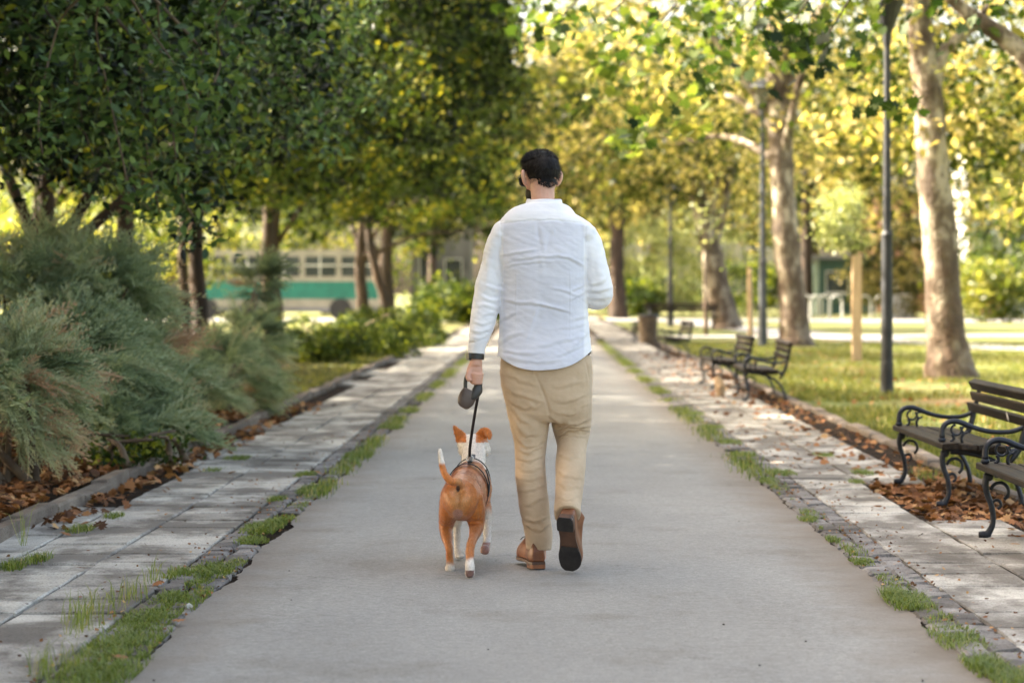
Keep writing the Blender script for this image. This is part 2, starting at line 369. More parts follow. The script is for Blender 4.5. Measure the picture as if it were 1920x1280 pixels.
# concrete slabs 0.42 m square, two and a bit columns each side
slab_me = [block_mesh('slab', .404, .404, .05, .006, i) for i in range(5)]
half_me = [block_mesh('half_slab', .245, .404, .05, .006, i+9) for i in range(3)]
for m_ in slab_me+half_me: m_.materials.append(M['slab'])
def paving(bed, x_in, sgn, label_dir, y0, ynear, yfar):
    cols = [(x_in+sgn*.208, slab_me), (x_in+sgn*(.42+.208), slab_me), (x_in+sgn*(.84+.128), half_me)]
    far = MB(); y = y0; row = 0
    while y < yfar:
        for ci, (cx, ms) in enumerate(cols):
            miss = noise.noise(Vector((cx*2, y*.35, 5)))
            if ci == 2 and (miss > -.05 or sgn > 0 and y < 30): continue
            if ci == 1 and sgn > 0 and 12.9 < y < 15.6: continue
            z = -.025-.006+.008*noise.noise(Vector((cx*3, y*1.7, 0)))
            rx, ry = rs.gauss(0, .010), rs.gauss(0, .010)
            if y < ynear:
                o = bpy.data.objects.new('slab', rs.choice(ms)); C.objects.link(o); o.parent = bed
                o.location = (cx, y, z); o.rotation_euler = (rx, ry, rs.gauss(0, .006)+(math.pi if rs.random() < .5 else 0))
            else: far.box((cx, y, z), (.41 if ci < 2 else .25, .41, .05))
        y += .42; row += 1
    o = far.build('far_slabs', M['slab'], bed); o['kind'] = 'stuff'
paving(bedl, CL, -1, 'left', 6.6, 31, 120)
paving(bedr, CR, 1, 'right', 6.6, 31, 120)
# small stone setts, two rows each side
cob_me = [block_mesh('sett', .108, .15, .05, .012, i+30) for i in range(6)]
for m_ in cob_me: m_.materials.append(M['cobble'])
for bed, x0, x1 in ((bedl, CL, PL), (bedr, PR, CR)):
    far = MB(); n_ind = 0; wd = (x1-x0)/2
    y = 7.0
    while y < 110:
        for c in (0, 1):
            if c == (1 if x0 < 0 else 0) and noise.noise(Vector((x0, y*.8, 9))) > .38: continue
            x = x0+wd*(c+.5)+rs.uniform(-.006, .006)
            yy = y+rs.uniform(-.012, .012)+(.07 if c else 0); z = -.028+rs.uniform(-.005, .005)
            if n_ind < 146:
                o = bpy.data.objects.new('sett', rs.choice(cob_me)); C.objects.link(o); o.parent = bed
                o.location = (x, yy, z); o.rotation_euler = (rs.gauss(0, .03), rs.gauss(0, .03), rs.gauss(0, .05)); o.scale = (rs.uniform(.92, 1.08), rs.uniform(.85, 1.05), 1); n_ind += 1
            elif y < 60: far.box((x, yy, z), (.108, .145, .05), .01)
        y += .165
    o = far.build('far_setts', M['cobble'], bed); o['kind'] = 'stuff'
# kerb stones
kerb_me = [block_mesh('kerb_stone', .115, .78, .16, .014, i+50) for i in range(4)]
for m_ in kerb_me: m_.materials.append(M['kerb'])
for x, nm in ((KL, 'left_kerb'), (KR, 'right_kerb')):
    k = MB(); k.box((x, 60, -.06), (.06, 130, .04)); root = k.build(nm, M['kerb']); tag(root, kind='structure')
    y = 5.0; i = 0
    while y < 70:
        o = bpy.data.objects.new('kerb_stone', kerb_me[i % 4]); C.objects.link(o); o.parent = root
        o.location = (x+rs.gauss(0, .008), y, (-.032 if x < 0 else -.060)+rs.gauss(0, .007)); o.rotation_euler = (rs.gauss(0, .012), rs.gauss(0, .03), rs.gauss(0, .012))
        y += .8; i += 1

# ------------------------------------------------------------------ foliage tools
LOBED = []
def lobed_template():
    pts = []
    prof = [(.0, .10), (18, .42), (32, .30), (52, .62), (66, .45), (80, .60), (97, .42), (112, .72), (128, .48), (148, .80), (163, .55), (180, 1.0)]
    out = []
    for a, r in prof:
        t = math.radians(a); out.append((math.sin(t)*r*.62, -math.cos(t)*r*.62+.05))
    left = [(-x, y) for x, y in out[1:-1]][::-1]
    o = out+left
    v = np.array([(0, 0.05, .0)]+[(x, y, -.22*(x*x)-.12*(y*y)) for x, y in o], np.float32)
    f = np.array([(0, i+1, (i+1) % len(o)+1) for i in range(len(o))], np.int32)
    return v, f
LOB_V, LOB_F = lobed_template()
OVAL_V = np.array([(0, -.5, 0), (.3, 0, .06), (0, .55, -.05), (-.3, 0, .06)], np.float32); OVAL_F = np.array([(0, 1, 2, 3)], np.int32)
LEAF_V = np.array([(0, -.5, 0), (.24, -.2, .05), (.25, .12, .04), (0, .6, -.08), (-.25, .12, .04), (-.24, -.2, .05), (0, -.05, -.02)], np.float32)
LEAF_F = np.array([(0, 1, 6), (1, 2, 6), (2, 3, 6), (3, 4, 6), (4, 5, 6), (5, 0, 6)], np.int32)
def frames(rg, n, up=.6, spread=1.0):
    nrm = rg.normal(size=(n, 3))*spread*.6; nrm[:, 2] += up; nrm /= np.linalg.norm(nrm, axis=1)[:, None]
    t = rg.normal(size=(n, 3)); t[:, 2] -= .5; t -= (t*nrm).sum(1)[:, None]*nrm; t /= np.linalg.norm(t, axis=1)[:, None]
    return nrm, t, np.cross(t, nrm)
def leaves(name, P, size, rg, m, tv=OVAL_V, tf=OVAL_F, up=.6, bias=None, parent=None):
    n = len(P); nrm, t, b = frames(rg, n, up); s = size*rg.uniform(.7, 1.25, n)
    v = P[:, None, :]+(tv[None, :, 0, None]*b[:, None, :]+tv[None, :, 1, None]*t[:, None, :]+tv[None, :, 2, None]*nrm[:, None, :])*s[:, None, None]
    f = tf[None]+(np.arange(n)*len(tv))[:, None, None]
    r = rg.uniform(0, 1, n) if bias is None else np.clip(bias+rg.normal(0, .18, n), 0, 1)
    me = npmesh(name, v.reshape(-1, 3), f.reshape(-1, tf.shape[1]), np.repeat(r, len(tf)))
    return link(name, me, m, parent)
def clumps(rg, c, R, nc, per, sp, hole=.35):
    d = rg.normal(size=(nc, 3)); d /= np.linalg.norm(d, axis=1)[:, None]
    rr = hole+(1-hole)*rg.uniform(0, 1, nc)**.5
    cc = np.array(c)+d*rr[:, None]*np.array(R)
    ax = d*np.array([1, 1, .3])+rg.normal(size=(nc, 3))*.5; ax[:, 2] -= .35; ax /= np.linalg.norm(ax, axis=1)[:, None]
    p = rg.normal(size=(nc, per, 3))*np.array([sp*.8, sp*.8, sp*.42])+ax[:, None, :]*(rg.normal(size=(nc, per))*sp*1.15)[:, :, None]
    return cc, (cc[:, None, :]+p).reshape(-1, 3), np.repeat(rg.uniform(.1, .9, nc), per)
def limb(parent, m, pts, rad, name='limb', seg=8):
    mb = MB(); mb.tube(pts, rad, seg, sub=4, wob=.12); return mb.build(name, m, parent, smooth=True)
def tree(name, label, cat, base, trunk, rad, crowns, leaf_m, bark, leaf=.13, group=None, seed=1, nlimb=5, up=.5, tv=OVAL_V, tf=OVAL_F, limbs=(), seg=18, zmin=None, xr=None):
    """trunk: list of world points; crowns: list of (centre, radii, clumps, leaves per clump, spread)"""
    rg = np.random.RandomState(seed); r_ = random.Random(seed)
    t = thing(name, label, cat, base, group)
    mb = MB(); mb.tube(trunk, rad, seg, sub=6, wob=.13); mb.build('trunk', bark, t, smooth=True)
    for pts, rr in limbs: limb(t, bark, pts, rr)
    P, B, CC = [], [], []
    for c, R, nc, per, sp in crowns:
        cc, p, b = clumps(rg, c, R, nc, per, sp); P.append(p); B.append(b); CC.append(cc)
    P = np.concatenate(P); B = np.concatenate(B); CC = np.concatenate(CC)
    if zmin is not None:
        k = P[:, 2] > zmin+.5*np.sin(P[:, 0]*1.7)+.4*np.sin(P[:, 1]*1.1); P = P[k]; B = B[k]
    if xr is not None:
        k = P[:, 0] < xr+.5*np.sin(P[:, 1]*1.3)+.4*np.sin(P[:, 2]*2.1); P = P[k]; B = B[k]
    o = leaves('crown', P, leaf, rg, leaf_m, tv, tf, up, B, t); o['kind'] = 'stuff'
    for i in range(nlimb):
        tgt = Vector(CC[r_.randrange(len(CC))]); k = r_.uniform(.45, .95)
        idx = int(k*(len(trunk)-1)); a = Vector(trunk[idx]).lerp(Vector(trunk[min(idx+1, len(trunk)-1)]), k*(len(trunk)-1)-idx)
        r0 = (rad[idx] if not hasattr(rad[idx], '__len__') else rad[idx][0])*.45
        mid = a.lerp(tgt, .5)+Vector((0, 0, .1*(tgt-a).length))
        limb(t, bark, [a, mid, tgt], [r0, r0*.6, r0*.2])
    return t
def bush(name, label, cat, base, lumps, leaf_m, leaf, seed, group=None, stems=4, up=.4):
    rg = np.random.RandomState(seed); t = thing(name, label, cat, base, group); P = []; B = []
    for c, R, nc, per, sp in lumps:
        cc, p, b = clumps(rg, c, R, nc, per, sp, .5); P.append(p); B.append(b)
    P = np.concatenate(P); B = np.concatenate(B); k = P[:, 2] > .02; P = P[k]; B = B[k]
    o = leaves('foliage', P, leaf, rg, leaf_m, OVAL_V, OVAL_F, up, B, t); o['kind'] = 'stuff'
    for i in range(stems):
        c = lumps[i % len(lumps)][0]; a = Vector(base)+Vector((rg.uniform(-.2, .2), rg.uniform(-.2, .2), 0))
        limb(t, M['stem'], [a, a.lerp(Vector(c), .5)+Vector((0, 0, .1)), Vector(c)+Vector((rg.uniform(-.3, .3), rg.uniform(-.3, .3), .1))], [.03, .02, .008], 'stem', 6)
    return t

# ------------------------------------------------------------------ trees on the left
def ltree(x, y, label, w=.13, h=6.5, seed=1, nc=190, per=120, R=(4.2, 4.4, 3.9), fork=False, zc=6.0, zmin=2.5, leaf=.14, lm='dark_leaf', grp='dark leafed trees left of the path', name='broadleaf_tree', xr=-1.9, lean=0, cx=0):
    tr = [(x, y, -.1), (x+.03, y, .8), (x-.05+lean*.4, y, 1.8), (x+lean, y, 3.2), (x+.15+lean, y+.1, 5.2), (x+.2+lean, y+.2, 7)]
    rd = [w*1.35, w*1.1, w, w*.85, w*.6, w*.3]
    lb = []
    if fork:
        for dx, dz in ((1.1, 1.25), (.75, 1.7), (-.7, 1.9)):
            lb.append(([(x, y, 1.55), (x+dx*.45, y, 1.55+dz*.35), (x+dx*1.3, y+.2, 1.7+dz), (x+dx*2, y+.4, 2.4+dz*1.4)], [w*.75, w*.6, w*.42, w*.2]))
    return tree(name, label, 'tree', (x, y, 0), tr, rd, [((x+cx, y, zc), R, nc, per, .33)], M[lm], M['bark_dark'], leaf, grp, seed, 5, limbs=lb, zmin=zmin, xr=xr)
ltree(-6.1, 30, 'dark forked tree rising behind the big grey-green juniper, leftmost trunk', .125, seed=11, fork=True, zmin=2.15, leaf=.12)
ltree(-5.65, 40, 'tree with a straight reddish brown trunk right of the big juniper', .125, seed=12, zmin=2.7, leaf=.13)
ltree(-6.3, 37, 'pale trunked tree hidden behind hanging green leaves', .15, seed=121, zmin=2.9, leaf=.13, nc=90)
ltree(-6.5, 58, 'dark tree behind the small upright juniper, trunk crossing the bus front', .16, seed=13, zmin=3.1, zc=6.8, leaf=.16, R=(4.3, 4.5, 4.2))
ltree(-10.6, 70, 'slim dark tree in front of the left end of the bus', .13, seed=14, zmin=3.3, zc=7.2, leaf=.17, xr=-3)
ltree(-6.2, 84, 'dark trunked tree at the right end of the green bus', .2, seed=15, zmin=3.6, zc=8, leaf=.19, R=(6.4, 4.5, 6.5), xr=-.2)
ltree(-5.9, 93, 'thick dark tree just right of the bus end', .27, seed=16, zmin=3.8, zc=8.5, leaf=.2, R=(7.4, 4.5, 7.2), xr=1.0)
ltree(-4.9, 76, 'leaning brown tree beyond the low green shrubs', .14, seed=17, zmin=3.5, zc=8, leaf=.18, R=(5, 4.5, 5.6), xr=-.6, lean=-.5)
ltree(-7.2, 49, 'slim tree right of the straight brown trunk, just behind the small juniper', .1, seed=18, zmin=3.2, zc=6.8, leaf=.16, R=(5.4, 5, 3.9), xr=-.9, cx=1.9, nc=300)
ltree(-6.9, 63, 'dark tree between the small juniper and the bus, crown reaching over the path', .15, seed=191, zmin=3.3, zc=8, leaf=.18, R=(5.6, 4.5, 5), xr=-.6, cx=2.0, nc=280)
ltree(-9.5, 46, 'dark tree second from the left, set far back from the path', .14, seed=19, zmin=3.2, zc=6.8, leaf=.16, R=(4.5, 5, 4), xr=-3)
# the row goes on beside and behind the camera, with unseen trees added to shade the foreground
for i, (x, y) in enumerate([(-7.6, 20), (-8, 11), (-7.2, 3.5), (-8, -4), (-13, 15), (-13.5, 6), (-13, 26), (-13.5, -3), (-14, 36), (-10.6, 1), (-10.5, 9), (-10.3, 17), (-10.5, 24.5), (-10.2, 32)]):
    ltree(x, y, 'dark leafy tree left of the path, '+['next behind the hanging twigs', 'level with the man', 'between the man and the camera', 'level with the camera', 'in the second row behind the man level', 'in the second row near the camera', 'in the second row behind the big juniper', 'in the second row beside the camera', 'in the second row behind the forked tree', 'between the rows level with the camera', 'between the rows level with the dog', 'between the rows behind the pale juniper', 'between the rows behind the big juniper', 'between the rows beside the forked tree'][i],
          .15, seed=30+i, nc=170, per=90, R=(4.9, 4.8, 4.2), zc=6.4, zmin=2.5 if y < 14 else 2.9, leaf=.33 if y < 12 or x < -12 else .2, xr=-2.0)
for x, y, lb in ((-5.9, 19.3, 'dark leafy tree added for shade left of the path, right behind the big juniper'), (-6.6, 13.6, 'dark leafy tree added for shade left of the path, beside the pale juniper clump'), (-6.6, 8, 'dark leafy tree added for shade left of the path, just outside the left edge'), (-6.8, -1, 'dark leafy tree left of the path, right beside the camera')):  # trees added to block sun flecks on the path
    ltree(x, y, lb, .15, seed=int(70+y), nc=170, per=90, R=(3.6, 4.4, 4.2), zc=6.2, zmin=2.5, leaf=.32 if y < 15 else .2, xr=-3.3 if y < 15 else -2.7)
ltree(-4.6, 104, 'dark tree added to shade the grey house at the left end of the path', .2, seed=91, zmin=3.0, zc=8, leaf=.22, R=(4.5, 4, 5.4), xr=-.8)  # tree added so its crown shades the house front
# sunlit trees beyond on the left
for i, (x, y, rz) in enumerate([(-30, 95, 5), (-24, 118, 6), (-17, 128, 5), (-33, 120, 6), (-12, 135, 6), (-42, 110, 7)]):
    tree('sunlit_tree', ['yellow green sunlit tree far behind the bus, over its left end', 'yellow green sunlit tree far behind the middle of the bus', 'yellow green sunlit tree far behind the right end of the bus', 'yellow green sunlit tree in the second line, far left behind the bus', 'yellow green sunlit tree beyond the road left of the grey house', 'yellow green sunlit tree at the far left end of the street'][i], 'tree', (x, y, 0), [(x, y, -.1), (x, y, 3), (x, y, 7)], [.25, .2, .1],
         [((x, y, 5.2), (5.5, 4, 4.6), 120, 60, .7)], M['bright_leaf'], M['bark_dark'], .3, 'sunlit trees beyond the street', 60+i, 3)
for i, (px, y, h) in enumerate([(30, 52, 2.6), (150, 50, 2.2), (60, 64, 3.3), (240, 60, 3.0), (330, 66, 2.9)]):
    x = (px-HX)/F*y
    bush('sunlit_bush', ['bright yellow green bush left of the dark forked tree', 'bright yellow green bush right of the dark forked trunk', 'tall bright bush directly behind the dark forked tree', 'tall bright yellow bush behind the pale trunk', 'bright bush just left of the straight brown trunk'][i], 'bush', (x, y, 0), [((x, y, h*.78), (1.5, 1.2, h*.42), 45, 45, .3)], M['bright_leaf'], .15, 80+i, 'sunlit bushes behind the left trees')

# near tree whose twigs hang into the top left
hang = thing('hanging_branch_tree', 'tree with long drooping twigs of oval green leaves in the upper left', 'tree', (-6.3, 17.5, 0))
mb = MB(); mb.tube([(-6.3, 17.5, -.1), (-6.3, 17.5, 1.5), (-6.1, 17.6, 3), (-5.8, 17.8, 5.5)], [.2, .16, .13, .07], 14, sub=4, wob=.12); mb.build('trunk', M['bark_dark'], hang, True)
rg = np.random.RandomState(7); rr = random.Random(7)
ov_me = npmesh('leaf', LEAF_V, LEAF_F, np.full(6, .62)); ov_me.materials.append(M['hang_leaf'])
ov_me2 = npmesh('leaf', LEAF_V, LEAF_F, np.full(6, .86)); ov_me2.materials.append(M['hang_leaf'])
ov_me3 = npmesh('leaf', LEAF_V, LEAF_F, np.full(6, .99)); ov_me3.materials.append(M['hang_leaf'])
twigs = [([(150, -60), (112, 40), (85, 140), (72, 225), (80, 290)], 16.5), ([(165, -60), (180, 60), (205, 180), (228, 290), (245, 370)], 17), ([(215, -40), (275, 50), (320, 110), (345, 160), (355, 210)], 17),
         ([(270, -60), (300, 90), (318, 190), (330, 300), (345, 380), (395, 440)], 18), ([(420, -60), (405, 40), (415, 110), (400, 160)], 17.5), ([(20, -50), (60, 90), (95, 200), (110, 260)], 18.5),
         ([(240, 60), (262, 150), (270, 240), (285, 330), (300, 400)], 18.8), ([(330, 40), (380, 110), (372, 200), (362, 280)], 17.4), ([(120, 60), (140, 150), (160, 250), (190, 330)], 19), ([(340, -40), (430, 60), (500, 120), (560, 190)], 21)]
stuffP = []; stuffB = []; nleaf = 0
for ti, (pp, Z) in enumerate(twigs):
    pts = [at(x, y, Z+.25*math.sin(i*1.3)) for i, (x, y) in enumerate(pp)]
    limb(hang, M['stem'], [pts[0]+Vector((-.9, .2, .9))]+pts, [.012]*2+[.007]*(len(pts)-1), 'twig', 6)
    sp, _ = smooth_path(pts, [(1, 1)]*len(pts), 10)
    for q, p in enumerate(sp):
        k = q/len(sp)
        for j in range(5 if k > .2 else 3):
            c = p+Vector((rr.gauss(0, .11), rr.gauss(0, .13), rr.gauss(-.02, .07)))
            if nleaf < 285 and rr.random() < .55:
                nleaf += 1
                u_ = rr.random(); o = bpy.data.objects.new('leaf', ov_me3 if u_ > .975 else ov_me2 if u_ > .62 else ov_me); C.objects.link(o); o.parent = hang
                o.location = c-hang.location; s = rr.uniform(.062, .09); o.scale = (s, s, s)
                o.rotation_euler = (rr.gauss(.5, .5)+math.pi, rr.gauss(0, .5), rr.uniform(0, 6.28))
            else: stuffP.append(c); stuffB.append(.6)
for Z0, ncl, per_ in ((19.0, 62, 44), (21, 80, 52), (23.5, 80, 56)):        # leafy drooping sprays round those twigs
    cc = []
    while len(cc) < ncl:
        x, y = rg.uniform(-60, 600), rg.uniform(-60, 390)
        if noise.noise(Vector((x*.007, y*.007, Z0))) > -.05 and not (y > 300 and x < 170) and not (y > 250 and x > 430): cc.append(at(x, y, Z0+rg.uniform(-1, 1)))
    for c in cc:
        ax = Vector((rg.normal()*.5, rg.normal()*.4, -.9)).normalized(); L_ = rg.uniform(.25, .55)
        for k in range(per_): stuffP.append(c+ax*rg.uniform(-1, 1)*L_+Vector(rg.normal(size=3)*np.array([.10, .10, .07])))
        stuffB += [rg.uniform(.05, .8)]*per_
for k in range(90):  # sprays coloured lighter to paint a sunlit patch into the shaded crown
    c = at(rg.uniform(400, 680), rg.uniform(-40, 250), rg.uniform(25, 28)); ax = Vector((rg.normal(), rg.normal()*.4, -.5)).normalized(); L_ = rg.uniform(.25, .6)
    for q in range(46): stuffP.append(c+ax*rg.uniform(-1, 1)*L_+Vector(rg.normal(size=3)*np.array([.13, .13, .07])))
    stuffB += [rg.uniform(.35, .95)]*46
o = leaves('foliage', np.array([tuple(p) for p in stuffP]), .092, rg, M['hang_leaf'], LEAF_V, LEAF_F, .5, np.array(stuffB), hang); o['kind'] = 'stuff'

# ------------------------------------------------------------------ junipers and low shrubs
def spray_template(seed):
    r = random.Random(seed); V = []; F_ = []
    def quad(a, b, wd, side):
        n = len(V); V.extend([a-side*wd, a+side*wd, b+side*wd*.25, b-side*wd*.25]); F_.append((n, n+1, n+2, n+3))
    L = 1.0; prev = Vector((0, 0, 0))
    for i in range(9):
        t = (i+1)/9; p = Vector((.03*math.sin(t*4), t*L, -.32*t*t)); quad(prev, p, .018*(1-t*.5), Vector((1, 0, 0)))
        for sgn in (-1, 1):
            l = .34*(1-t*.72)*r.uniform(.7, 1.2); d = Vector((sgn*.75, .72, r.uniform(-.25, .35))).normalized(); q = prev
            for k in range(3):
                e = q+d*l/3; quad(q, e, .017, Vector((0, .6, .8)).normalized()) 
                dd = (d+Vector((r.uniform(-.8, .8), r.uniform(.1, .8), r.uniform(-.6, .6)))).normalized(); quad(q, q+dd*l*.3, .016, dd.cross(Vector((0, 0, 1))).normalized())
                dd = (d+Vector((r.uniform(-1, 1), r.uniform(-.1, .9), r.uniform(-.9, .9)))).normalized(); quad(e, e+dd*l*.26, .015, dd.cross(Vector((1, 0, 0))).normalized())
                q = e; d = (d+Vector((0, .15, 0))).normalized()
        prev = p
    return np.array([tuple(v) for v in V], np.float32), np.array(F_, np.int32)
SPR = [spray_template(s) for s in range(3)]
def juniper(label, base, lumps, seed, size=.34, upz=.22, cat='juniper', name='juniper_bush'):
    """lumps: (centre, radii, number of sprays, colour bias)"""
    rg = np.random.RandomState(seed); t = thing(name, label, cat, base)
    VV, FF, AA, off = [], [], [], 0
    for li, (c, R, n, bias) in enumerate(lumps):
        nb = max(6, n//11); bd = rg.normal(size=(nb, 3)); bd[:, 2] = bd[:, 2]*.8+.3; bd /= np.linalg.norm(bd, axis=1)[:, None]
        bl_ = rg.uniform(.62, 1.12, nb); bi = np.arange(n) % nb; tt = .45+.55*rg.uniform(0, 1, n)**.8
        d = bd[bi]; Rr_ = np.array(R)
        P = np.array(c)+d*Rr_*(bl_[bi]*tt)[:, None]+rg.normal(size=(n, 3))*(.055*(1.25-tt))[:, None]
        P[:, 2] -= .10*tt**2*bl_[bi]
        k = P[:, 2] > .05; P = P[k]; d = d[k]; tt = tt[k]; bi = bi[k]; n = len(P)
        dirv = d*np.array([1, 1, .75])+rg.normal(size=(n, 3))*.33; dirv[:, 2] += upz-.25*tt; dirv[:, 0] += .25; dirv /= np.linalg.norm(dirv, axis=1)[:, None]
        nr = rg.normal(size=(n, 3))*.5; nr[:, 2] += 1; nr -= (nr*dirv).sum(1)[:, None]*dirv; nr /= np.linalg.norm(nr, axis=1)[:, None]
        sd_ = np.cross(dirv, nr); s = size*rg.uniform(.6, 1.25, n)
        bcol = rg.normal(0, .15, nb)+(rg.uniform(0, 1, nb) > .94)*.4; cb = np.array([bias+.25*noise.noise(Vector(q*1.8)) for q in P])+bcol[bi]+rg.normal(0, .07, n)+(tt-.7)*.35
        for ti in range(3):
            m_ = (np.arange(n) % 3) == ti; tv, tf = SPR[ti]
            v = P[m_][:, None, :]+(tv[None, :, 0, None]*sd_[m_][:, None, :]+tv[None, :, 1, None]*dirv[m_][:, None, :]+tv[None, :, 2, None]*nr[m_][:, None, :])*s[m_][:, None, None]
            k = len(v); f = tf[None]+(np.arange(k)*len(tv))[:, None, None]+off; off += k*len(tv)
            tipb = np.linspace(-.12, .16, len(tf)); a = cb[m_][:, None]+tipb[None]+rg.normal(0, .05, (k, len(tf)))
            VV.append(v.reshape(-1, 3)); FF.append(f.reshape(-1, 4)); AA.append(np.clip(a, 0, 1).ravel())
        mb = MB()
        for s_ in range(3):
            e = Vector(c)+Vector(rg.normal(size=3)*np.array(R)*.4); b0 = Vector((base[0]+rg.uniform(-.2, .2), base[1]+rg.uniform(-.2, .2), .02))
            mb.tube([b0, b0.lerp(e, .5)+Vector((0, 0, -.08)), e], [.035, .022, .008], 7, sub=4, wob=.15)
        mb.build('branch', M['stem'], t, True)
    me = npmesh('foliage', np.concatenate(VV), np.concatenate(FF), np.concatenate(AA)); o = link('foliage', me, M['juniper'], t); o['kind'] = 'stuff'
    return t
def J(px, py, Z): return tuple(at(px, py, Z))
juniper('big spreading grey-green juniper at the left edge, tallest of the bushes', (-3.75, 18.2, 0), [
    (J(30, 560, 18.5), (.85, 1.0, .48), 520, .45), (J(190, 560, 18.8), (.62, .9, .46), 560, .5), (J(120, 690, 17.6), (.66, .8, .42), 520, .45),
    (J(250, 690, 18.8), (.42, .6, .42), 420, .42), (J(200, 800, 17.6), (.5, .5, .28), 260, .4), (J(300, 790, 18.6), (.2, .5, .24), 160, .42), (J(60, 480, 19.5), (.5, .7, .3), 220, .5)], 3, .36)
juniper('pale juniper clump with pinkish brown tips at the lower left edge', (-3.25, 14.8, 0), [
    (J(20, 720, 14.8), (.42, .5, .40), 560, .63), (J(90, 700, 15.2), (.25, .45, .28), 220, .64), (J(-60, 650, 15), (.4, .6, .42), 260, .66)], 4, .27)
juniper('small rounded juniper right of the big one with an upright leader', (-3.25, 24, 0), [
    (J(420, 700, 24), (.5, .8, .42), 520, .42), (J(350, 740, 22.5), (.38, .6, .36), 320, .42), (J(470, 640, 25.5), (.3, .5, .45), 260, .36),
    (J(490, 540, 26), (.16, .2, .36), 160, .34), (J(385, 815, 21.6), (.3, .35, .14), 150, .5), (J(455, 760, 24), (.28, .5, .26), 160, .45)], 5, .3)
for i, (px, Z, w_, h_, lb) in enumerate([(600, 41, 1.0, .62, 'low dark green shrub beside the small juniper, nearest of the low shrubs'), (690, 45, .9, .6, 'low green shrub with yellow tips beside the kerb, second in its row'),
        (640, 52, 1.5, .85, 'broad low shrub with a bright yellow crown behind the kerbside shrubs'), (750, 54, .9, .6, 'low shrub third along the kerb on the left'), (790, 66, .9, .62, 'smallest low shrub, far end of the kerbside row'), (700, 68, 1.6, .8, 'wide low shrub in front of the dark trunks')]):
    x = (px-HX)/F*Z
    q_ = random.Random(i*7+1); lumps_ = []
    for k_ in range(9):
        a_ = q_.uniform(-1, 1); b_ = q_.uniform(-1.9, 1.9); lumps_.append(((x+a_*w_*.8, Z+b_, h_*(.3+.25*q_.random())), (w_*.38, .6, h_*.3), 16, 34, .09))
        if q_.random() < .5: lumps_.append(((x+a_*w_*.8+.1, Z+b_, h_*(.62+.3*q_.random())), (.22, .3, .10), 7, 26, .07))
    bush('low_shrub', lb, 'shrub', (x, Z, 0), lumps_, M['shrub_leaf'], .075, 200+i, 'low shrubs behind the left kerb')
rr = random.Random(9)
for i, (px, py, lb) in enumerate([(165, 830, 'leafy green weed in the bed under the left juniper'), (210, 860, 'bright green weed at the kerb below the juniper'), (255, 845, 'dark green low weed at the right foot of the big juniper'), (310, 850, 'green weed with broad leaves by the bend of the kerb')]):
    g = G(px, py+14, .05); bush('leafy_weed', lb, 'weed', tuple(g), [((g.x, g.y, .13), (.18, .2, .1), 14, 14, .05)], M['shrub_leaf'], .055, 240+i, stems=2)

# ------------------------------------------------------------------ plane trees on the right
B = M['plane_bark']
def ptree(label, base, trunk, rad, limbs, crowns, seed, leaf=.2, m='plane_leaf', zmin=None, grp='plane trees on the lawn', tv=OVAL_V, tf=OVAL_F, nl=4):
    return tree('plane_tree', label, 'tree', base, trunk, rad, crowns, M[m], B if seed != 304 else M['bark_dark'], leaf, grp, seed, nl if seed != 301 else 0, limbs=limbs, zmin=zmin, tv=tv, tf=tf, seg=26, up=.45)
Z1 = 35.1
ptree('nearest big plane tree with mottled bark behind the benches, forked high up', tuple(at(1782, 705, Z1)),
      [at(1784, 716, Z1), at(1781, 690, Z1), at(1777, 650, Z1), at(1770, 560, Z1), at(1760, 430, Z1), at(1748, 300, Z1), at(1738, 170, Z1), at(1722, 30, Z1), at(1705, -150, Z1), at(1690, -400, Z1)],
      [.42, .36, .30, .265, .245, .23, .21, .19, .14, .06],
      [([at(1742, 190, Z1), at(1765, 110, Z1), at(1800, 70, Z1), at(1850, 20, Z1), at(1900, -80, Z1)], [.13, .12, .09, .07, .04])],
      [((6.2, 35.5, 8.2), (4.6, 4.8, 4.4), 120, 75, .5), (tuple(at(1860, 230, 36.5)), (1.7, 1.5, 1.0), 26, 45, .4), (tuple(at(1690, 180, 37.5)), (1.2, 1.5, 1.1), 24, 45, .36)], 301, .17, zmin=2.6)
Z2 = 56.5
ptree('second plane tree beside the grey lamp post, bulging mottled trunk', tuple(at(1490, 645, Z2)),
      [at(1492, 652, Z2), at(1490, 630, Z2), at(1488, 590, Z2), at(1482, 520, Z2), at(1472, 430, Z2), at(1466, 330, Z2), at(1460, 220, Z2), at(1455, 100, Z2), at(1450, -80, Z2)],
      [.46, .38, .33, .30, .31, .28, .30, .24, .12],
      [([at(1462, 260, Z2), at(1430, 190, Z2), at(1385, 140, Z2), at(1330, 60, Z2)], [.16, .12, .1, .05]), ([at(1460, 200, Z2), at(1500, 120, Z2), at(1560, 40, Z2)], [.15, .11, .06])],
      [((5.8, 57, 10), (5.2, 5, 5.2), 130, 75, .55), ((4.9, 60, 5.6), (2.6, 2.0, 1.7), 36, 50, .45)], 302, .2, zmin=3.7)
Z3 = 81
ptree('third plane tree, trunk leaning left above the far bench', tuple(at(1362, 613, Z3)),
      [at(1364, 618, Z3), at(1360, 600, Z3), at(1350, 560, Z3), at(1336, 480, Z3), at(1318, 400, Z3), at(1300, 330, Z3), at(1290, 200, Z3)],
      [.58, .48, .42, .37, .33, .26, .12], [],
      [((4.2, 82, 8.2), (5, 5, 4.6), 130, 75, .6), ((2.6, 80, 6), (3, 3, 2.2), 40, 50, .5)], 303, .24, zmin=3.8)
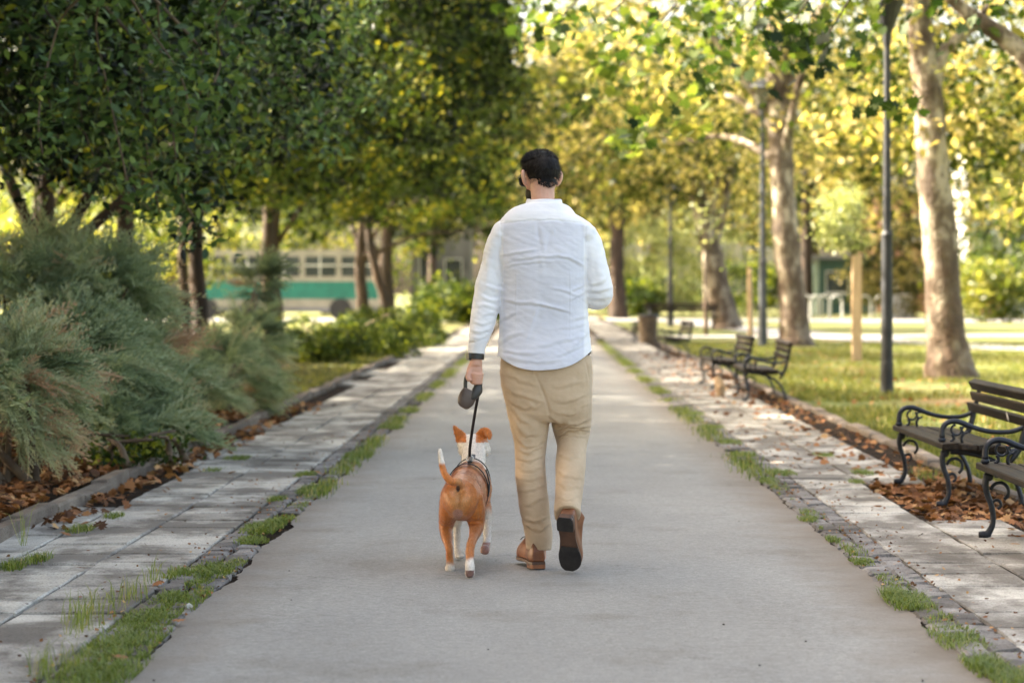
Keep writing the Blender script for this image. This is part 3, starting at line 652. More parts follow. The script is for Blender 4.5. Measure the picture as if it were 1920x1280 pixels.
ptree('far dark plane trunk just right of the man in white', tuple(at(1158, 596, 112)),
      [at(1160, 598, 112), at(1158, 560, 112), at(1156, 480, 112), at(1160, 380, 112), at(1150, 250, 112)], [.5, .4, .33, .3, .15], [],
      [((3.3, 113, 9.5), (5.5, 4, 5.4), 130, 75, .7), ((.6, 112, 8), (3.5, 3, 3.5), 60, 50, .6)], 304, .3, 'plane_brown', zmin=4.6)
for i, (x, y, m_) in enumerate([(-1.5, 128, 'plane_brown'), (6.3, 135, 'plane_leaf'), (-6, 150, 'dark_leaf'), (1.5, 160, 'bright_leaf'), (10.5, 150, 'plane_leaf'), (13, 118, 'plane_leaf'), (19, 125, 'plane_leaf'), (24, 110, 'plane_leaf'), (30, 140, 'bright_leaf'), (17, 150, 'bright_leaf')]):
    tree('far_tree', ['brownish far tree closing the path, nearest behind its end', 'yellow far tree right of the path end behind the far dark plane trunk', 'dark far tree left of the path end above the grey house', 'bright far tree straight beyond the end of the path', 'yellow far tree behind the leaning plane tree', 'yellow far tree behind the second plane tree', 'yellow far tree above the teal kiosk', 'yellow far tree at the right edge before the white building', 'bright far tree behind the white building corner', 'bright far tree above the brick house'][i], 'tree', (x, y, 0), [(x, y, -.1), (x, y, 3), (x, y, 8)], [.35, .28, .1],
         [((x, y, 9), (5, 4, 6), 120, 65, .8)], M[m_], M['bark_dark'], .36, 'far trees closing the view', 320+i, 3, zmin=3.8 if x > 3 else 2.6)
# the tree just outside the right edge reaches in with two limbs
near = ptree('plane tree past the right edge with pale limbs crossing the top right corner', (6.7, 26, 0),
      [(6.7, 26, -.1), (6.65, 26, 1.2), (6.4, 26, 2.6), (6.1, 26, 3.6), (5.6, 26, 4.5), (5.0, 26.2, 6)], [.4, .33, .28, .24, .16, .08],
      [([(6.45, 26, 2.5), tuple(at(1990, 190, 25)), tuple(at(1900, 85, 25)), tuple(at(1820, 30, 25)), tuple(at(1755, -30, 25))], [.17, .125, .105, .085, .05])],
      [((5.8, 25.5, 7.3), (4.4, 4.4, 3.2), 100, 70, .5), (tuple(at(1880, 420, 30)), (.7, .9, .35), 12, 40, .25)], 305, .17, 'plane_leaf', zmin=2.2)
# a plane tree right of the camera reaches its spray of big lobed leaves over the path
bough = thing('overhanging_plane_tree', 'plane tree reaching leafy boughs of big lobed leaves over the path from the upper right', 'tree', (7.6, 20, 0))
mb = MB(); mb.tube([(7.6, 20, -.1), (7.5, 20, 1.5), (7.1, 20, 3.2), (6.4, 20.5, 5.2), (5.6, 21, 7)], [.42, .34, .3, .22, .1], 22, sub=5, wob=.12); mb.build('trunk', B, bough, True)
lob_me = []
for k in range(5):
    a = npmesh('leaf', LOB_V, LOB_F, np.full(len(LOB_F), k/4)); a.materials.append(M['plane_near']); lob_me.append(a)
rg = np.random.RandomState(77); rr = random.Random(77); nl = 0; P = []; Bi = []
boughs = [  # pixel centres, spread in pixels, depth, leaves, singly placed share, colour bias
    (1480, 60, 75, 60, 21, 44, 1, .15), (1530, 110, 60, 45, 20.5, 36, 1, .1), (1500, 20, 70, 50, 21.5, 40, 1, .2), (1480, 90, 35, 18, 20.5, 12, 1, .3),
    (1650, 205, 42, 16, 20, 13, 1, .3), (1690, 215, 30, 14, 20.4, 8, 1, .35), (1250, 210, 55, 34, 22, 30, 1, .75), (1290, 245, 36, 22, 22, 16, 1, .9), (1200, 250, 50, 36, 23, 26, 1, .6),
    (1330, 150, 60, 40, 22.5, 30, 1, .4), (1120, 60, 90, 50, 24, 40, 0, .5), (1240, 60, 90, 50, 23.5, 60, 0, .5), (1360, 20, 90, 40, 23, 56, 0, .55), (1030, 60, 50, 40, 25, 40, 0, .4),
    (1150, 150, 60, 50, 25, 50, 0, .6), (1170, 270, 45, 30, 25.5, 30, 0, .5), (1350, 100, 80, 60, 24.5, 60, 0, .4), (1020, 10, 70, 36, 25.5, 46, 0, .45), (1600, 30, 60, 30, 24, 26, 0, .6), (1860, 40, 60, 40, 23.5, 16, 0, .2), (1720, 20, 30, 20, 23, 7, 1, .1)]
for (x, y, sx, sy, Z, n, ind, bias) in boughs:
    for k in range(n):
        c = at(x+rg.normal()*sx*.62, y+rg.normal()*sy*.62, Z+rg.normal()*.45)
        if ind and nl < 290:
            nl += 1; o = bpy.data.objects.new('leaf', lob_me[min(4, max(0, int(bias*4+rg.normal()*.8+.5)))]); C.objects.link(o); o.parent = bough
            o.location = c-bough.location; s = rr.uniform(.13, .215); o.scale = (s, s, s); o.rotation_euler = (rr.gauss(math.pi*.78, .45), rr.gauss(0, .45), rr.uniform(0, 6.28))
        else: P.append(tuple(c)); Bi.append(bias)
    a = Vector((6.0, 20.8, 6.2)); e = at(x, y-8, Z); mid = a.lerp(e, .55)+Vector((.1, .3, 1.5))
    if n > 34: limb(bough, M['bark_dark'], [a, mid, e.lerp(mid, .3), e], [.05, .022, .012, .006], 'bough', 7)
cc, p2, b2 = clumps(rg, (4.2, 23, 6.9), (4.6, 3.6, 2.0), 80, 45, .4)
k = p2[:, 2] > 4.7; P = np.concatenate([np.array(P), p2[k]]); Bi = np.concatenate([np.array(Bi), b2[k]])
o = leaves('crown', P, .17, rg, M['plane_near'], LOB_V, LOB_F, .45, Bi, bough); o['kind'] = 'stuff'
# pale green young tree with its stake, saplings
x, y = G(1596, 672).x, 43.6
tree('young_tree', 'pale yellow green young tree tied to a timber stake on the lawn', 'tree', (x, y+.2, 0), [(x, y+.25, -.05), (x, y+.25, 1.4), (x-.05, y+.25, 2.6)], [.035, .03, .015],
     [(tuple(at(1585, 400, 43.8)), (.42, .42, .42), 26, 50, .15), (tuple(at(1600, 455, 43.8)), (.33, .35, .2), 16, 40, .12), (tuple(at(1565, 440, 43.8)), (.25, .3, .22), 10, 40, .12)], M['willow_leaf'], M['stem'], .08, None, 340, 3)
mb = MB(); mb.box((x, y, .93), (.17, .12, 1.9), .012); tag(mb.build('timber_stake', M['stake']), 'thick pale timber stake standing on the lawn left of the dark lamp post', 'stake')
for nm, px, py, Z, top, lb, mm in (('sapling', 1324, 627, 69, 470, 'thin pale sapling trunk in front of the leaning plane tree', 'white'), ('sapling', 1408, 640, 59.5, 500, 'thin brown sapling left of the grey lamp post', 'stem')):
    a = at(px, py, Z); e = at(px-3, top, Z); t = thing(nm, lb, 'sapling', (a.x, a.y, 0)); mb = MB(); mb.tube([(a.x, a.y, -.05), a.lerp(e, .5), e], [.075 if mm == 'white' else .06, .07, .05], 8, sub=3, wob=.15)
    mb.build('trunk', M['stake'] if mm == 'stem' else B, t, True)
    o = leaves('crown', np.array(tuple(e))+np.random.RandomState(5).normal(size=(90, 3))*np.array([.4, .4, .5])+np.array([0, 0, .9]), .12, np.random.RandomState(6), M['willow_leaf'], parent=t); o['kind'] = 'stuff'
# weeping light green trees far right of centre, bushes along the street
for i, (px, Z, w_, h_, m_, lb) in enumerate([(1225, 125, 2.6, 5, 'willow_leaf', 'pale weeping tree beyond the far bench'), (1300, 132, 2.6, 5.6, 'willow_leaf', 'pale green weeping tree behind the leaning plane trunk'), (1180, 118, 1.3, 1.7, 'shrub_leaf', 'dark green bush at the far right side of the path'),
        (1400, 120, 2.2, 2.6, 'shrub_leaf', 'dark green bush behind the grey lamp post'), (1860, 98, 1.6, 2.3, 'bright_leaf', 'bright yellow shrub in front of the white building'), (1720, 112, 2.3, 4.2, 'plane_brown', 'rust coloured small tree behind the nearest plane trunk'), (1660, 118, 2.0, 3.2, 'plane_brown', 'brownish bush behind the dark lamp post'),
        (1880, 108, 3.2, 4.0, 'shrub_leaf', 'dark green conifer like bush at the right edge'), (905, 122, 1.0, 1.0, 'shrub_leaf', 'dark bush at the far left end of the path'), (840, 97, 1.3, 1.3, 'shrub_leaf', 'dark shrub beside the round red sign'), (895, 95, .9, 1.2, 'shrub_leaf', 'dark shrub at the far left corner of the path'), (850, 112, .9, .8, 'shrub_leaf', 'low dark bush left of the path end')]):
    x = (px-HX)/F*Z
    bush('far_bush', lb, 'bush', (x, Z, 0), [((x, Z, h_*.55), (w_, 1.6, h_*.5), 70, 50, .35)], M[m_], .22, 360+i)

# lawn and wild grass
def blades(name, P, h, wd, rg, m, parent=None, lean=.45, bias=None):
    n = len(P); a = rg.uniform(0, 2*np.pi, n); hh = h*rg.uniform(.45, 1.25, n); l = rg.uniform(.1, 1, n)*lean*hh
    d = np.stack([np.cos(a), np.sin(a), np.zeros(n)], 1); s = np.stack([-np.sin(a), np.cos(a), np.zeros(n)], 1)*wd*rg.uniform(.6, 1.3, n)[:, None]
    z = np.array([0, 0, 1.0]); b1 = P+d*(l*.3)[:, None]+z*(hh*.6)[:, None]; tip = P+d*l[:, None]+z*(hh*rg.uniform(.75, 1, n))[:, None]
    v = np.stack([P-s*.5, P+s*.5, b1+s*.42, b1-s*.42, tip], 1).reshape(-1, 3)
    i = (np.arange(n)*5)[:, None]; f = np.concatenate([i+np.array([[0, 1, 2]]), i+np.array([[0, 2, 3]]), i+np.array([[3, 2, 4]])], 1).reshape(-1, 3)
    r = rg.uniform(0, 1, n) if bias is None else np.clip(bias+rg.normal(0, .2, n), 0, 1)
    return link(name, npmesh(name, v, f, np.repeat(r, 3)), m, parent)
rg = np.random.RandomState(3)
Z = 14+46*rg.uniform(0, 1, 90000)**.8; X = KR+.08+rg.uniform(0, 1, 90000)**1.2*(Z*.21-2.2); X = np.maximum(X, KR+.09)
k = np.array([noise.noise(Vector((a*.9, b*.35, 2))) > -.22 for a, b in zip(X, Z)])
o = blades('lawn_grass', np.stack([X[k], Z[k], np.full(k.sum(), -.05)], 1), .085, .007, rg, M['lawn']); tag(o, 'short sunlit grass of the lawn behind the benches', 'grass', kind='stuff')
Z = 26+24*rg.uniform(0, 1, 16000); X = KL-.08-rg.uniform(0, 1, 16000)*1.2
o = blades('verge_grass', np.stack([X, Z, np.full(16000, .0)], 1), .09, .008, rg, M['lawn']); tag(o, 'bright green grass strip between the left kerb and the low shrubs', 'grass', kind='stuff')
# strips of grass between path and setts, further along
Z = np.concatenate([13+45*rg.uniform(0, 1, 9000), 15+45*rg.uniform(0, 1, 9000)]); side = np.repeat([0, 1], 9000)
X = np.where(side == 0, PL-.02+rg.normal(0, .045, 18000), PR+.02+rg.normal(0, .06, 18000))
k = np.array([noise.noise(Vector((s*9, b*.55, 4))) > -.05 for s, b in zip(side, Z)])
o = blades('edge_grass', np.stack([X[k], Z[k], np.full(k.sum(), -.01)], 1), .06, .006, rg, M['weed']); tag(o, 'ragged grass growing along both edges of the path', 'grass', kind='stuff')
tufts = [  # px, py, radius, height, blades, name of place
    (185, 1262, .13, .06, 900, 'lush grass clump at the bottom left of the path edge'), (235, 1205, .12, .055, 900, 'lush grass clump second from the bottom on the left path edge'), (278, 1160, .10, .05, 700, 'thick grass clump where the left setts are broken'),
    (325, 1122, .07, .05, 400, 'grass clump spilling onto the path above the lush left strip'), (400, 1068, .09, .045, 700, 'rounded bright grass cushion on the left path edge'), (372, 1092, .05, .04, 200, 'small grass cushion below the rounded one'),
    (490, 990, .09, .05, 700, 'broad grass cushion jutting onto the path on the left'), (518, 978, .06, .05, 350, 'grass cushion beside a dark gap in the left setts'), (468, 1012, .06, .045, 300, 'grass cushion below the broad one on the left'),
    (590, 918, .10, .05, 600, 'long grass cushion on the left edge level with the dog'), (575, 888, .07, .04, 300, 'grass in the left setts level with the dog head'), (520, 935, .05, .045, 200, 'small grass tuft on the inner left slab edge'),
    (675, 852, .11, .05, 600, 'grass cushion on the left path edge beside the dog tail'), (735, 800, .12, .05, 500, 'narrow grass strip on the left edge beyond the dog'), (770, 770, .11, .05, 400, 'far narrow grass strip on the left edge'),
    (335, 1075, .06, .06, 200, 'grass tuft in the left seam of the setts'), (285, 1088, .03, .12, 60, 'tall thin weed between the left slabs and setts'), (245, 1120, .07, .11, 130, 'sparse tall grass beside the left setts'), (180, 1150, .10, .12, 200, 'tall straggly grass on the left slabs near the bottom'),
    (150, 1180, .06, .13, 120, 'tall dry grass stalks on the lower left slab'), (100, 1262, .08, .12, 200, 'long bladed grass at the bottom left corner'), (152, 992, .06, .07, 130, 'pale tuft in the dirt near the left kerb'), (215, 966, .05, .05, 100, 'small green tuft below the left kerb bend'),
    (70, 1048, .05, .07, 130, 'pale tuft beside a tall seeding weed at the left edge'), (25, 1062, .05, .07, 130, 'tuft cut by the left edge of the photo'), (40, 1020, .02, .24, 22, 'tall seeding weed standing by the left kerb'), (445, 858, .09, .04, 250, 'flat grass patch on the left slabs below the small juniper'), (400, 880, .06, .04, 120, 'small grass patch on the left slabs'),
    (1700, 1125, .09, .055, 700, 'dense green grass clump on the right path edge'), (1678, 1112, .05, .05, 300, 'small grass clump touching the dense one on the right edge'), (1795, 1195, .09, .045, 350, 'loose grass clump on the lower right edge'),
    (1850, 1248, .07, .06, 350, 'grass clump near the bottom right corner'), (1895, 1270, .07, .06, 350, 'grass clump at the bottom right corner'), (1616, 1052, .05, .04, 200, 'small clump between setts and path on the right'), (1515, 972, .05, .035, 160, 'tiny clump on the right path edge'),
    (1562, 1010, .035, .04, 120, 'tiny tuft on the right edge beside a dark crack'), (1465, 885, .09, .045, 350, 'grass cushion on the right setts'), (1440, 900, .06, .045, 200, 'grass cushion below the one on the right setts'), (1395, 852, .09, .05, 350, 'grass cushion on the right edge level with the man knee'),
    (1368, 828, .09, .05, 300, 'grass cushion further along the right edge'), (1335, 800, .1, .05, 300, 'grass strip on the right edge level with the pair of benches'), (1300, 775, .1, .05, 300, 'far grass strip on the right edge'), (1618, 885, .07, .05, 160, 'tuft on the right slabs left of the near bench'),
    (1605, 902, .05, .04, 120, 'low tuft in a slab joint on the right'), (1735, 895, .10, .10, 200, 'dry grass tuft under the near bench'), (1545, 852, .07, .04, 160, 'flat tuft on the right slabs'), (1765, 1152, .04, .03, 60, 'tiny weed in the right slab joint'), (1240, 735, .1, .05, 250, 'distant tuft on the right edge')]
for i, (px, py, r_, h, n, lb) in enumerate(tufts):
    g = G(px, py); rg = np.random.RandomState(500+i)
    n = int(n*(1.5 if h < .1 else .45)); q = np.clip(rg.normal(size=(n, 2)), -1.7, 1.7)*np.array([r_*.55, r_*1.6]); P = np.stack([g.x+q[:, 0], g.y+q[:, 1], np.full(n, -.008)], 1)
    if g.x < 0: P[:, 0] = np.minimum(P[:, 0], PL+.05+rg.uniform(-.05, .05, n))
    else: P[:, 0] = np.maximum(P[:, 0], PR-.05+rg.uniform(-.05, .05, n))
    o = blades('grass_tuft', P-np.array(tuple(g)), h*(.62 if h < .08 else 1), .0042 if h < .08 else .003, rg, M['weed'], None, 2.3 if h < .08 else .9, (.45 if h < .08 else .55)); o.location = g
    tag(o, lb, 'grass tuft', 'grass tufts in the paving joints')
rg = np.random.RandomState(44); n = 9000; sd_ = rg.randint(0, 2, n); y = 7.4+rg.uniform(0, 1, n)*9; x = np.where(sd_ == 0, PL-.01-np.abs(rg.normal(0, .05, n)), PR+.01+np.abs(rg.normal(0, .05, n)))
k = np.array([noise.noise(Vector((s*7, b*1.6, 8)))+.5*noise.noise(Vector((a*9, b*6, 2))) > .12 for s, a, b in zip(sd_, x, y)])
o = blades('joint_weeds', np.stack([x[k], y[k], np.full(k.sum(), -.012)], 1), .028, .004, rg, M['weed'], None, 1.8, .5); tag(o, 'thin creeping weeds filling the joint between path and setts', 'weeds', kind='stuff')
# leaf litter
def litter(name, P, size, seed, label, parent=None):
    rg = np.random.RandomState(seed); o = leaves(name, P, size, rg, M['litter'], LOB_V, LOB_F, 1.4); return tag(o, label, 'leaf litter', kind='stuff')
rg = np.random.RandomState(21); P = []
while len(P) < 2600:
    y = 12+rg.uniform()**1.3*14; x = KL-.08-abs(rg.normal())*.75
    P.append((x, y, .06+.03*min(1.5, max(0, KL-.1-x))))
for k in range(420):
    y = 12.5+rg.uniform()*14; x = KL+.08+abs(rg.normal())*.13; P.append((x, y, .012))
litter('leaf_litter_left', np.array(P), .085, 1, 'orange brown fallen leaves under the junipers and along the left kerb').name = 'leaf_litter'
P = []
for k in range(700): P.append((rg.uniform(2.1, 2.85), 12.9+rg.uniform()*2.9, -.012))
for k in range(420): P.append((2.82-abs(rg.normal())*.2, 9.5+rg.uniform()*7, .0))
for k in range(800): P.append((KR-.1-abs(rg.normal())*.35 if rg.uniform() < .7 else rg.uniform(1.7, 2.8), 16+rg.uniform()**1.1*32, .004))
for k in range(900): P.append((rg.uniform(KR+.1, 6), 16+rg.uniform()*35, -.02))
litter('leaf_litter', np.array(P), .075, 2, 'dry brown leaves under the benches and along the right kerb')
P = []
for k in range(1500):
    sd0 = rg.uniform() < .5; y = 7.4+rg.uniform()**1.2*16; e = abs(rg.normal())*.22
    P.append(((PL-e) if sd0 else (PR+e), y, .0))
for k in range(220): P.append((rg.uniform(1.7, 2.7) if rg.uniform() < .6 else rg.uniform(-2.65, -1.6), 8+rg.uniform()*14, .003))
litter('leaf_crumbs', np.array(P), .022, 3, 'small brown leaf crumbs caught in the setts and slab joints')
rg = np.random.RandomState(8)
for i, (px, py) in enumerate([(435, 885), (300, 1090), (335, 1160), (345, 1132), (232, 1232), (128, 1000), (150, 1062), (600, 885), (1650, 948), (1725, 912), (1590, 905), (1822, 950), (1700, 945), (1560, 880), (1500, 860), (1660, 905)]):
    g = G(px, py, .012); me = npmesh('fallen_leaf', LOB_V*.075, LOB_F, np.full(len(LOB_F), rg.uniform(.5, .9))); me.materials.append(M['litter'])
    o = bpy.data.objects.new('fallen_leaf', me); C.objects.link(o); o.location = g; o.rotation_euler = (rg.uniform(-.3, .3), rg.uniform(-.3, .3), rg.uniform(0, 6)); tag(o, 'single dry orange leaf lying '+['on the left slabs below the flat grass patch', 'in the left setts by the tall thin weed', 'just above the lush left grass strip', 'at the rim of the lush left grass strip', 'in the lush grass at the bottom left', 'beside the pale tuft near the left kerb', 'on the outer left slabs by the tall seeding weed', 'at the left path edge behind the dog', 'on the right slabs before the near bench', 'under the near bench', 'beside the low tuft in the right slab joint', 'by the front foot of the cut off bench', 'on the dirt edge before the near bench', 'on the right slabs beside the flat tuft', 'on the right setts above a grass cushion', 'on the right slabs level with the near bench'][i], 'leaf', 'single leaves on the paving')
rg = np.random.RandomState(12); mb = MB()
for k in range(25):
    s = rg.choice([-1, 1]); x = (PL if s < 0 else PR)-s*(-.0+rg.exponential(.35)) if rg.uniform() < .5 else rg.uniform(-1.3, 1.4); y = 7.6+rg.uniform()**1.5*14
    if x < PL or x > PR: x = -.8 if s < 0 else .9
    r_ = rg.uniform(.0012, .004); mb.box((x, y, .004), (r_*2, r_*1.5, r_), 0, Matrix.Rotation(rg.uniform(0, 3), 3, 'Z'))
tag(mb.build('path_debris', M['soil']), 'tiny dark crumbs and grit scattered on the grey path', 'debris', kind='stuff')
#PART2
# ------------------------------------------------------------------ benches
BS = .36   # seat height
def arc(c, r, a0, a1, n=10):
    return [(c[0]+math.cos(math.radians(a0+(a1-a0)*i/(n-1)))*r, c[1]+math.sin(math.radians(a0+(a1-a0)*i/(n-1)))*r) for i in range(n)]
def bench_end():
    """cast iron end in the plane x (depth) / z; front at x=0"""
    mb = MB()
    def T(pts, r, sub=3): mb.tube([Vector((p[0], 0, p[1])) for p in pts], r if hasattr(r, '__len__') else [r]*len(pts), 8, sub=sub)
    T([(-.035, .0), (-.01, .02), (.012, .07), (.005, .15), (-.02, .22), (-.025, .28), (.0, .325)], [.02, .018, .014, .015, .016, .018, .02])     # front leg
    T([(-.06, .008), (-.035, .008), (.0, .012)], [.016, .02, .014])
    T([(.43, .0), (.425, .06), (.39, .15), (.33, .22), (.24, .27), (.12, .30), (.02, .31)], [.018, .015, .014, .014, .014, .014, .016])          # curved rear leg under the seat
    T([(.0, .325), (.15, .315), (.30, .305), (.42, .32)], .016)                                                                              # seat bearer
    T([(.36, .24), (.42, .33), (.455, .45), (.49, .60), (.50, .645)], [.014, .02, .018, .015, .012])                                            # back upright
    T([(.455, .455), (.37, .425), (.25, .425), (.15, .45), (.09, .475), (.045, .485), (.0, .475), (-.025, .44), (-.028, .39)], [.014, .014, .014, .015, .016, .016, .016, .016, .018])   # arm rest
    T(arc((.055, .435), .030, 100, 400, 12), .007, 2); T([(.03, .41), (.04, .385), (.02, .365)], .009); T(arc((.105, .435), .019, 60, 330, 8), .007, 2); T([(.10, .418), (.085, .39), (.09, .362)], .009)
    mb.ell((-.028, 0, .378), (.024, .02, .018), 10); mb.ell((-.012, 0, .30), (.028, .022, .026), 10)
    T(arc((.045, .225), .045, 170, -60, 10), .009, 2); T(arc((.03, .16), .022, 200, -80, 8), .008, 2)
    return mb.mesh('cast_iron_end')
def slat_mesh(nm, L, wz, wx, seed):
    r = random.Random(seed); mb = MB(); mb.box((0, 0, 0), (wx, L, wz), .004); mb.v = [(x+.0015*r.uniform(-1, 1), y+.004*r.uniform(-1, 1), z+.0015*r.uniform(-1, 1)) for x, y, z in mb.v]; return mb.mesh(nm)
end_me = bench_end(); end_me.materials.append(M['iron']); end_me.shade_smooth()
def make_bench(L=1.95, sp=1.67):
    t = thing('park_bench', 'x', 'bench', (0, 0, 0), 'benches along the right kerb')
    for s in (-1, 1):
        o = bpy.data.objects.new('cast_iron_end', end_me); C.objects.link(o); o.parent = t; o.location = (0, s*sp/2, 0)
    for i, (x, z, w_) in enumerate([(-.002, .348, .095), (.105, .343, .085), (.205, .336, .085), (.30, .332, .085)]):
        me = slat_mesh('seat_slat', L, .034, w_, i); me.materials.append(M['wood']); o = bpy.data.objects.new('seat_slat', me); C.objects.link(o); o.parent = t; o.location = (x, 0, z); o.rotation_euler = (0, .05 if i else -.06, 0)
    for i, (x, z) in enumerate([(.447, .485), (.467, .555), (.478, .63)]):
        me = slat_mesh('back_slat', L-.04 if i < 2 else L, .058, .026 if i < 2 else .05, i+9); me.materials.append(M['wood']); o = bpy.data.objects.new('back_slat', me); C.objects.link(o); o.parent = t; o.location = (x, 0, z); o.rotation_euler = (0, -.25 if i < 2 else -.5, 0)
    return t
b0 = make_bench()
bl = [(2.345, 14.78, 0, 'park bench with a white mark on its back slat, nearest whole bench on the right'), (2.27, 11.35, 0, 'park bench cut off by the right edge of the photo'),
      (2.36, 28.2, -.02, 'dark park bench with a see-through back, nearer of the far pair'), (2.2, 31.6, .02, 'dark park bench behind another, touching the grey lamp post in view'),
      (2.35, 46.5, .05, 'low dark bench heaped with brown leaves beyond the pair'), (2.3, 59, 0, 'brownish far bench next to the stone bin')]
for i, (x, y, rz, lb) in enumerate(bl):
    o = b0 if i == 0 else copy_tree(b0); o.location = (x, y, 0 if i != 0 else -.0); o.rotation_euler = (0, 0, rz); o['label'] = lb
o = copy_tree(b0); o.location = (4.6, 78.5, 0); o.rotation_euler = (0, 0, math.pi/2); o.scale = (1.25, 1.25, 1.25); o['label'] = 'dark bench facing the camera beside the far dark lamp post'; o['group'] = 'benches along the right kerb'
mk = MB(); p = Vector((2.345+.452, 14.78-.42, .490)); mk.tube([p+Vector((-.021, -.03, -.018)), p+Vector((-.023, 0, .0)), p+Vector((-.021, .035, .016))], [(.016, .003), (.022, .004), (.012, .003)], 8, ref=(1, 0, .2), wob=.5)
tag(mk.build('paper_scrap', M['white']), 'small white paper scrap stuck on the lowest back slat of the near bench', 'paper scrap')
mk = MB(); g = at(1352, 715, 28.6); mk.tube([(g.x, g.y, 0), (g.x-.01, g.y, .1), (g.x-.05, g.y+.03, .22)], [.05, .06, .035], 10, wob=.4); tag(mk.build('tree_stump', M['stake']), 'pale broken stump standing at the front of the far pair of benches', 'stump')
mk = MB(); g = at(1215, 600, 58); mk.tube([(g.x, g.y, 0), (g.x, g.y, .3), (g.x, g.y, .6), (g.x, g.y, .64)], [.2, .22, .24, .25], 16); tb = thing('litter_bin', 'brownish round litter bin beside the far brown bench', 'bin', (g.x, g.y, 0)); mk.build('body', M['stem'], tb); mk = MB(); mk.tube([(g.x, g.y, .641), (g.x, g.y, .68)], [.27, .25], 16); mk.build('rim', M['iron'], tb)

# ------------------------------------------------------------------ lamp posts
def lamp(px, py, Z, top_h, m, label, r=.065, fat=1.0, fun=0.0):
    a = at(px, py, Z); x, y = a.x, a.y
    t = thing('lamp_post', label, 'lamp post', (x, y, 0), 'lamp posts on the lawn')
    mb = MB(); mb.tube([(x, y, -.05), (x, y, .35), (x, y, .36), (x, y, 1.9), (x, y, 1.93), (x, y, 1.98), (x, y, top_h*.62), (x, y, top_h-.02)], [r*1.25, r*1.2, r*1.12, r*1.05, r*1.15, r*.8, r*.72, r*.6], 16)
    mb.build('pole', m, t, False)
    mb = MB(); mb.tube([(x, y, top_h-.06), (x, y, top_h+.1), (x, y, top_h+.2+fun), (x, y, top_h+.22+fun)], [r*.7, r*.95, r*(2.1+fun*4), r*1.6], 12); mb.build('lantern_base', m, t)
    top_h += fun
    mb = MB(); mb.tube([(x, y, top_h+.2), (x, y, top_h+.62)], [r*1.7*fat, r*3.2*fat], 6); g_ = mb.build('lantern_glass', M['lamp_glass'], t)
    for k in range(6):
        a_ = math.pi*2*k/6; mb = MB(); c, s = math.cos(a_), math.sin(a_)
        mb.tube([(x+c*r*1.75*fat, y+s*r*1.75*fat, top_h+.2), (x+c*r*3.3*fat, y+s*r*3.3*fat, top_h+.63)], [.009, .009], 5); mb.build('lantern_bar', m, t)
    mb = MB(); mb.tube([(x, y, top_h+.62), (x, y, top_h+.66), (x, y, top_h+.78), (x, y, top_h+.84)], [r*4.6*fat, r*4.3*fat, r*1.6, r*.5], 12); mb.build('lantern_cap', m, t)
lamp(1663, 733, 29.9, 4.32, M['post'], 'tall dark lamp post on the lawn beside the nearest plane tree', .066, fun=.3)
lamp(1430, 645, 56.5, 5.35, M['post_grey'], 'grey lamp post with a glass lantern in front of the second plane tree', .09)
lamp(1257, 610, 88, 4.3, M['post'], 'dark green lamp post far off, beside the bench facing the camera', .10)

# ------------------------------------------------------------------ street: bus, buildings, racks, bicycles
def bx(name, m, parent, x0, x1, y0, y1, z0, z1, ch=0.0, label=None):
    mb = MB(); mb.box(((x0+x1)/2, (y0+y1)/2, (z0+z1)/2), (x1-x0, y1-y0, z1-z0), ch); o = mb.build(name, m, parent)
    if label: o['label'] = label
    return o
Zb = 103; s_ = Zb/F; bxl, bxr = (285-HX)*s_, (722-HX)*s_
bus = thing('bus', 'cream bus with a wide teal green band parked beyond the left trees', 'bus', ((bxl+bxr)/2, Zb, 0))
def zz(py): return H-(py-HY)*s_
mb = MB(); prof = [(bxl, .35), (bxr-.05, .35), (bxr, .6), (bxr, 1.5), (bxr-.12, 2.2), (bxr-.45, 2.85), (bxr-.9, 3.0), (bxl, 3.0)]
mb.add([(x, Zb, z) for x, z in prof]+[(x, Zb+2.4, z) for x, z in prof], [tuple(range(8)), tuple(range(15, 7, -1))]+[(i, i+8, (i+1) % 8+8, (i+1) % 8) for i in range(8)])
mb.build('body', M['cream'], bus)
bx('side_band', M['teal'], bus, bxl, bxr-.22, Zb-.03, Zb+.01, zz(560), zz(528))
bx('skirt', M['grey_wall'], bus, bxl, bxr-.3, Zb-.02, Zb+.01, .35, .55)
for i in range(6):
    xr_ = bxr-.55-i*1.55; w_ = bx('window', M['dark_glass'], bus, xr_-1.3, xr_, Zb-.02, Zb+.02, zz(518), zz(481)); bx('frame', M['steel'], w_, xr_-1.3, xr_, Zb-.035, Zb-.021, zz(499), zz(496)); bx('frame', M['steel'], w_, xr_-.7, xr_-.64, Zb-.036, Zb-.022, zz(518), zz(481))
for x in (bxr-1.9, bxr-7.6):
    mb = MB(); mb.tube([(x, Zb-.04, .47), (x, Zb+.22, .47)], [.47, .47], 20, ref=(0, 0, 1)); wv = mb.build('wheel', M['rubber'], bus); mb = MB(); mb.tube([(x, Zb-.06, .47), (x, Zb-.02, .47)], [.24, .24], 14, ref=(0, 0, 1)); mb.build('rim', M['rubber'], wv)
def building(name, label, x0, x1, y0, d, h, m, wins, roof=M['grey_wall'], door=None):
    t = thing(name, label, 'building', ((x0+x1)/2, y0, 0)); bx('wall', m, t, x0, x1, y0, y0+d, -.04, h); bx('roof', roof, t, x0-.3, x1+.3, y0-.3, y0+d+.3, h+.001, h+.25)
    for (a, b_, c, e) in wins:
        f = bx('window', M['steel'], t, a-.06, b_+.06, y0-.05, y0+.05, c-.06, e+.06); bx('pane', M['dark_glass'], f, a, b_, y0-.07, y0-.04, c, e); bx('sill', M['white'], f, a-.1, b_+.1, y0-.14, y0-.051, c-.14, c-.061)
    return t
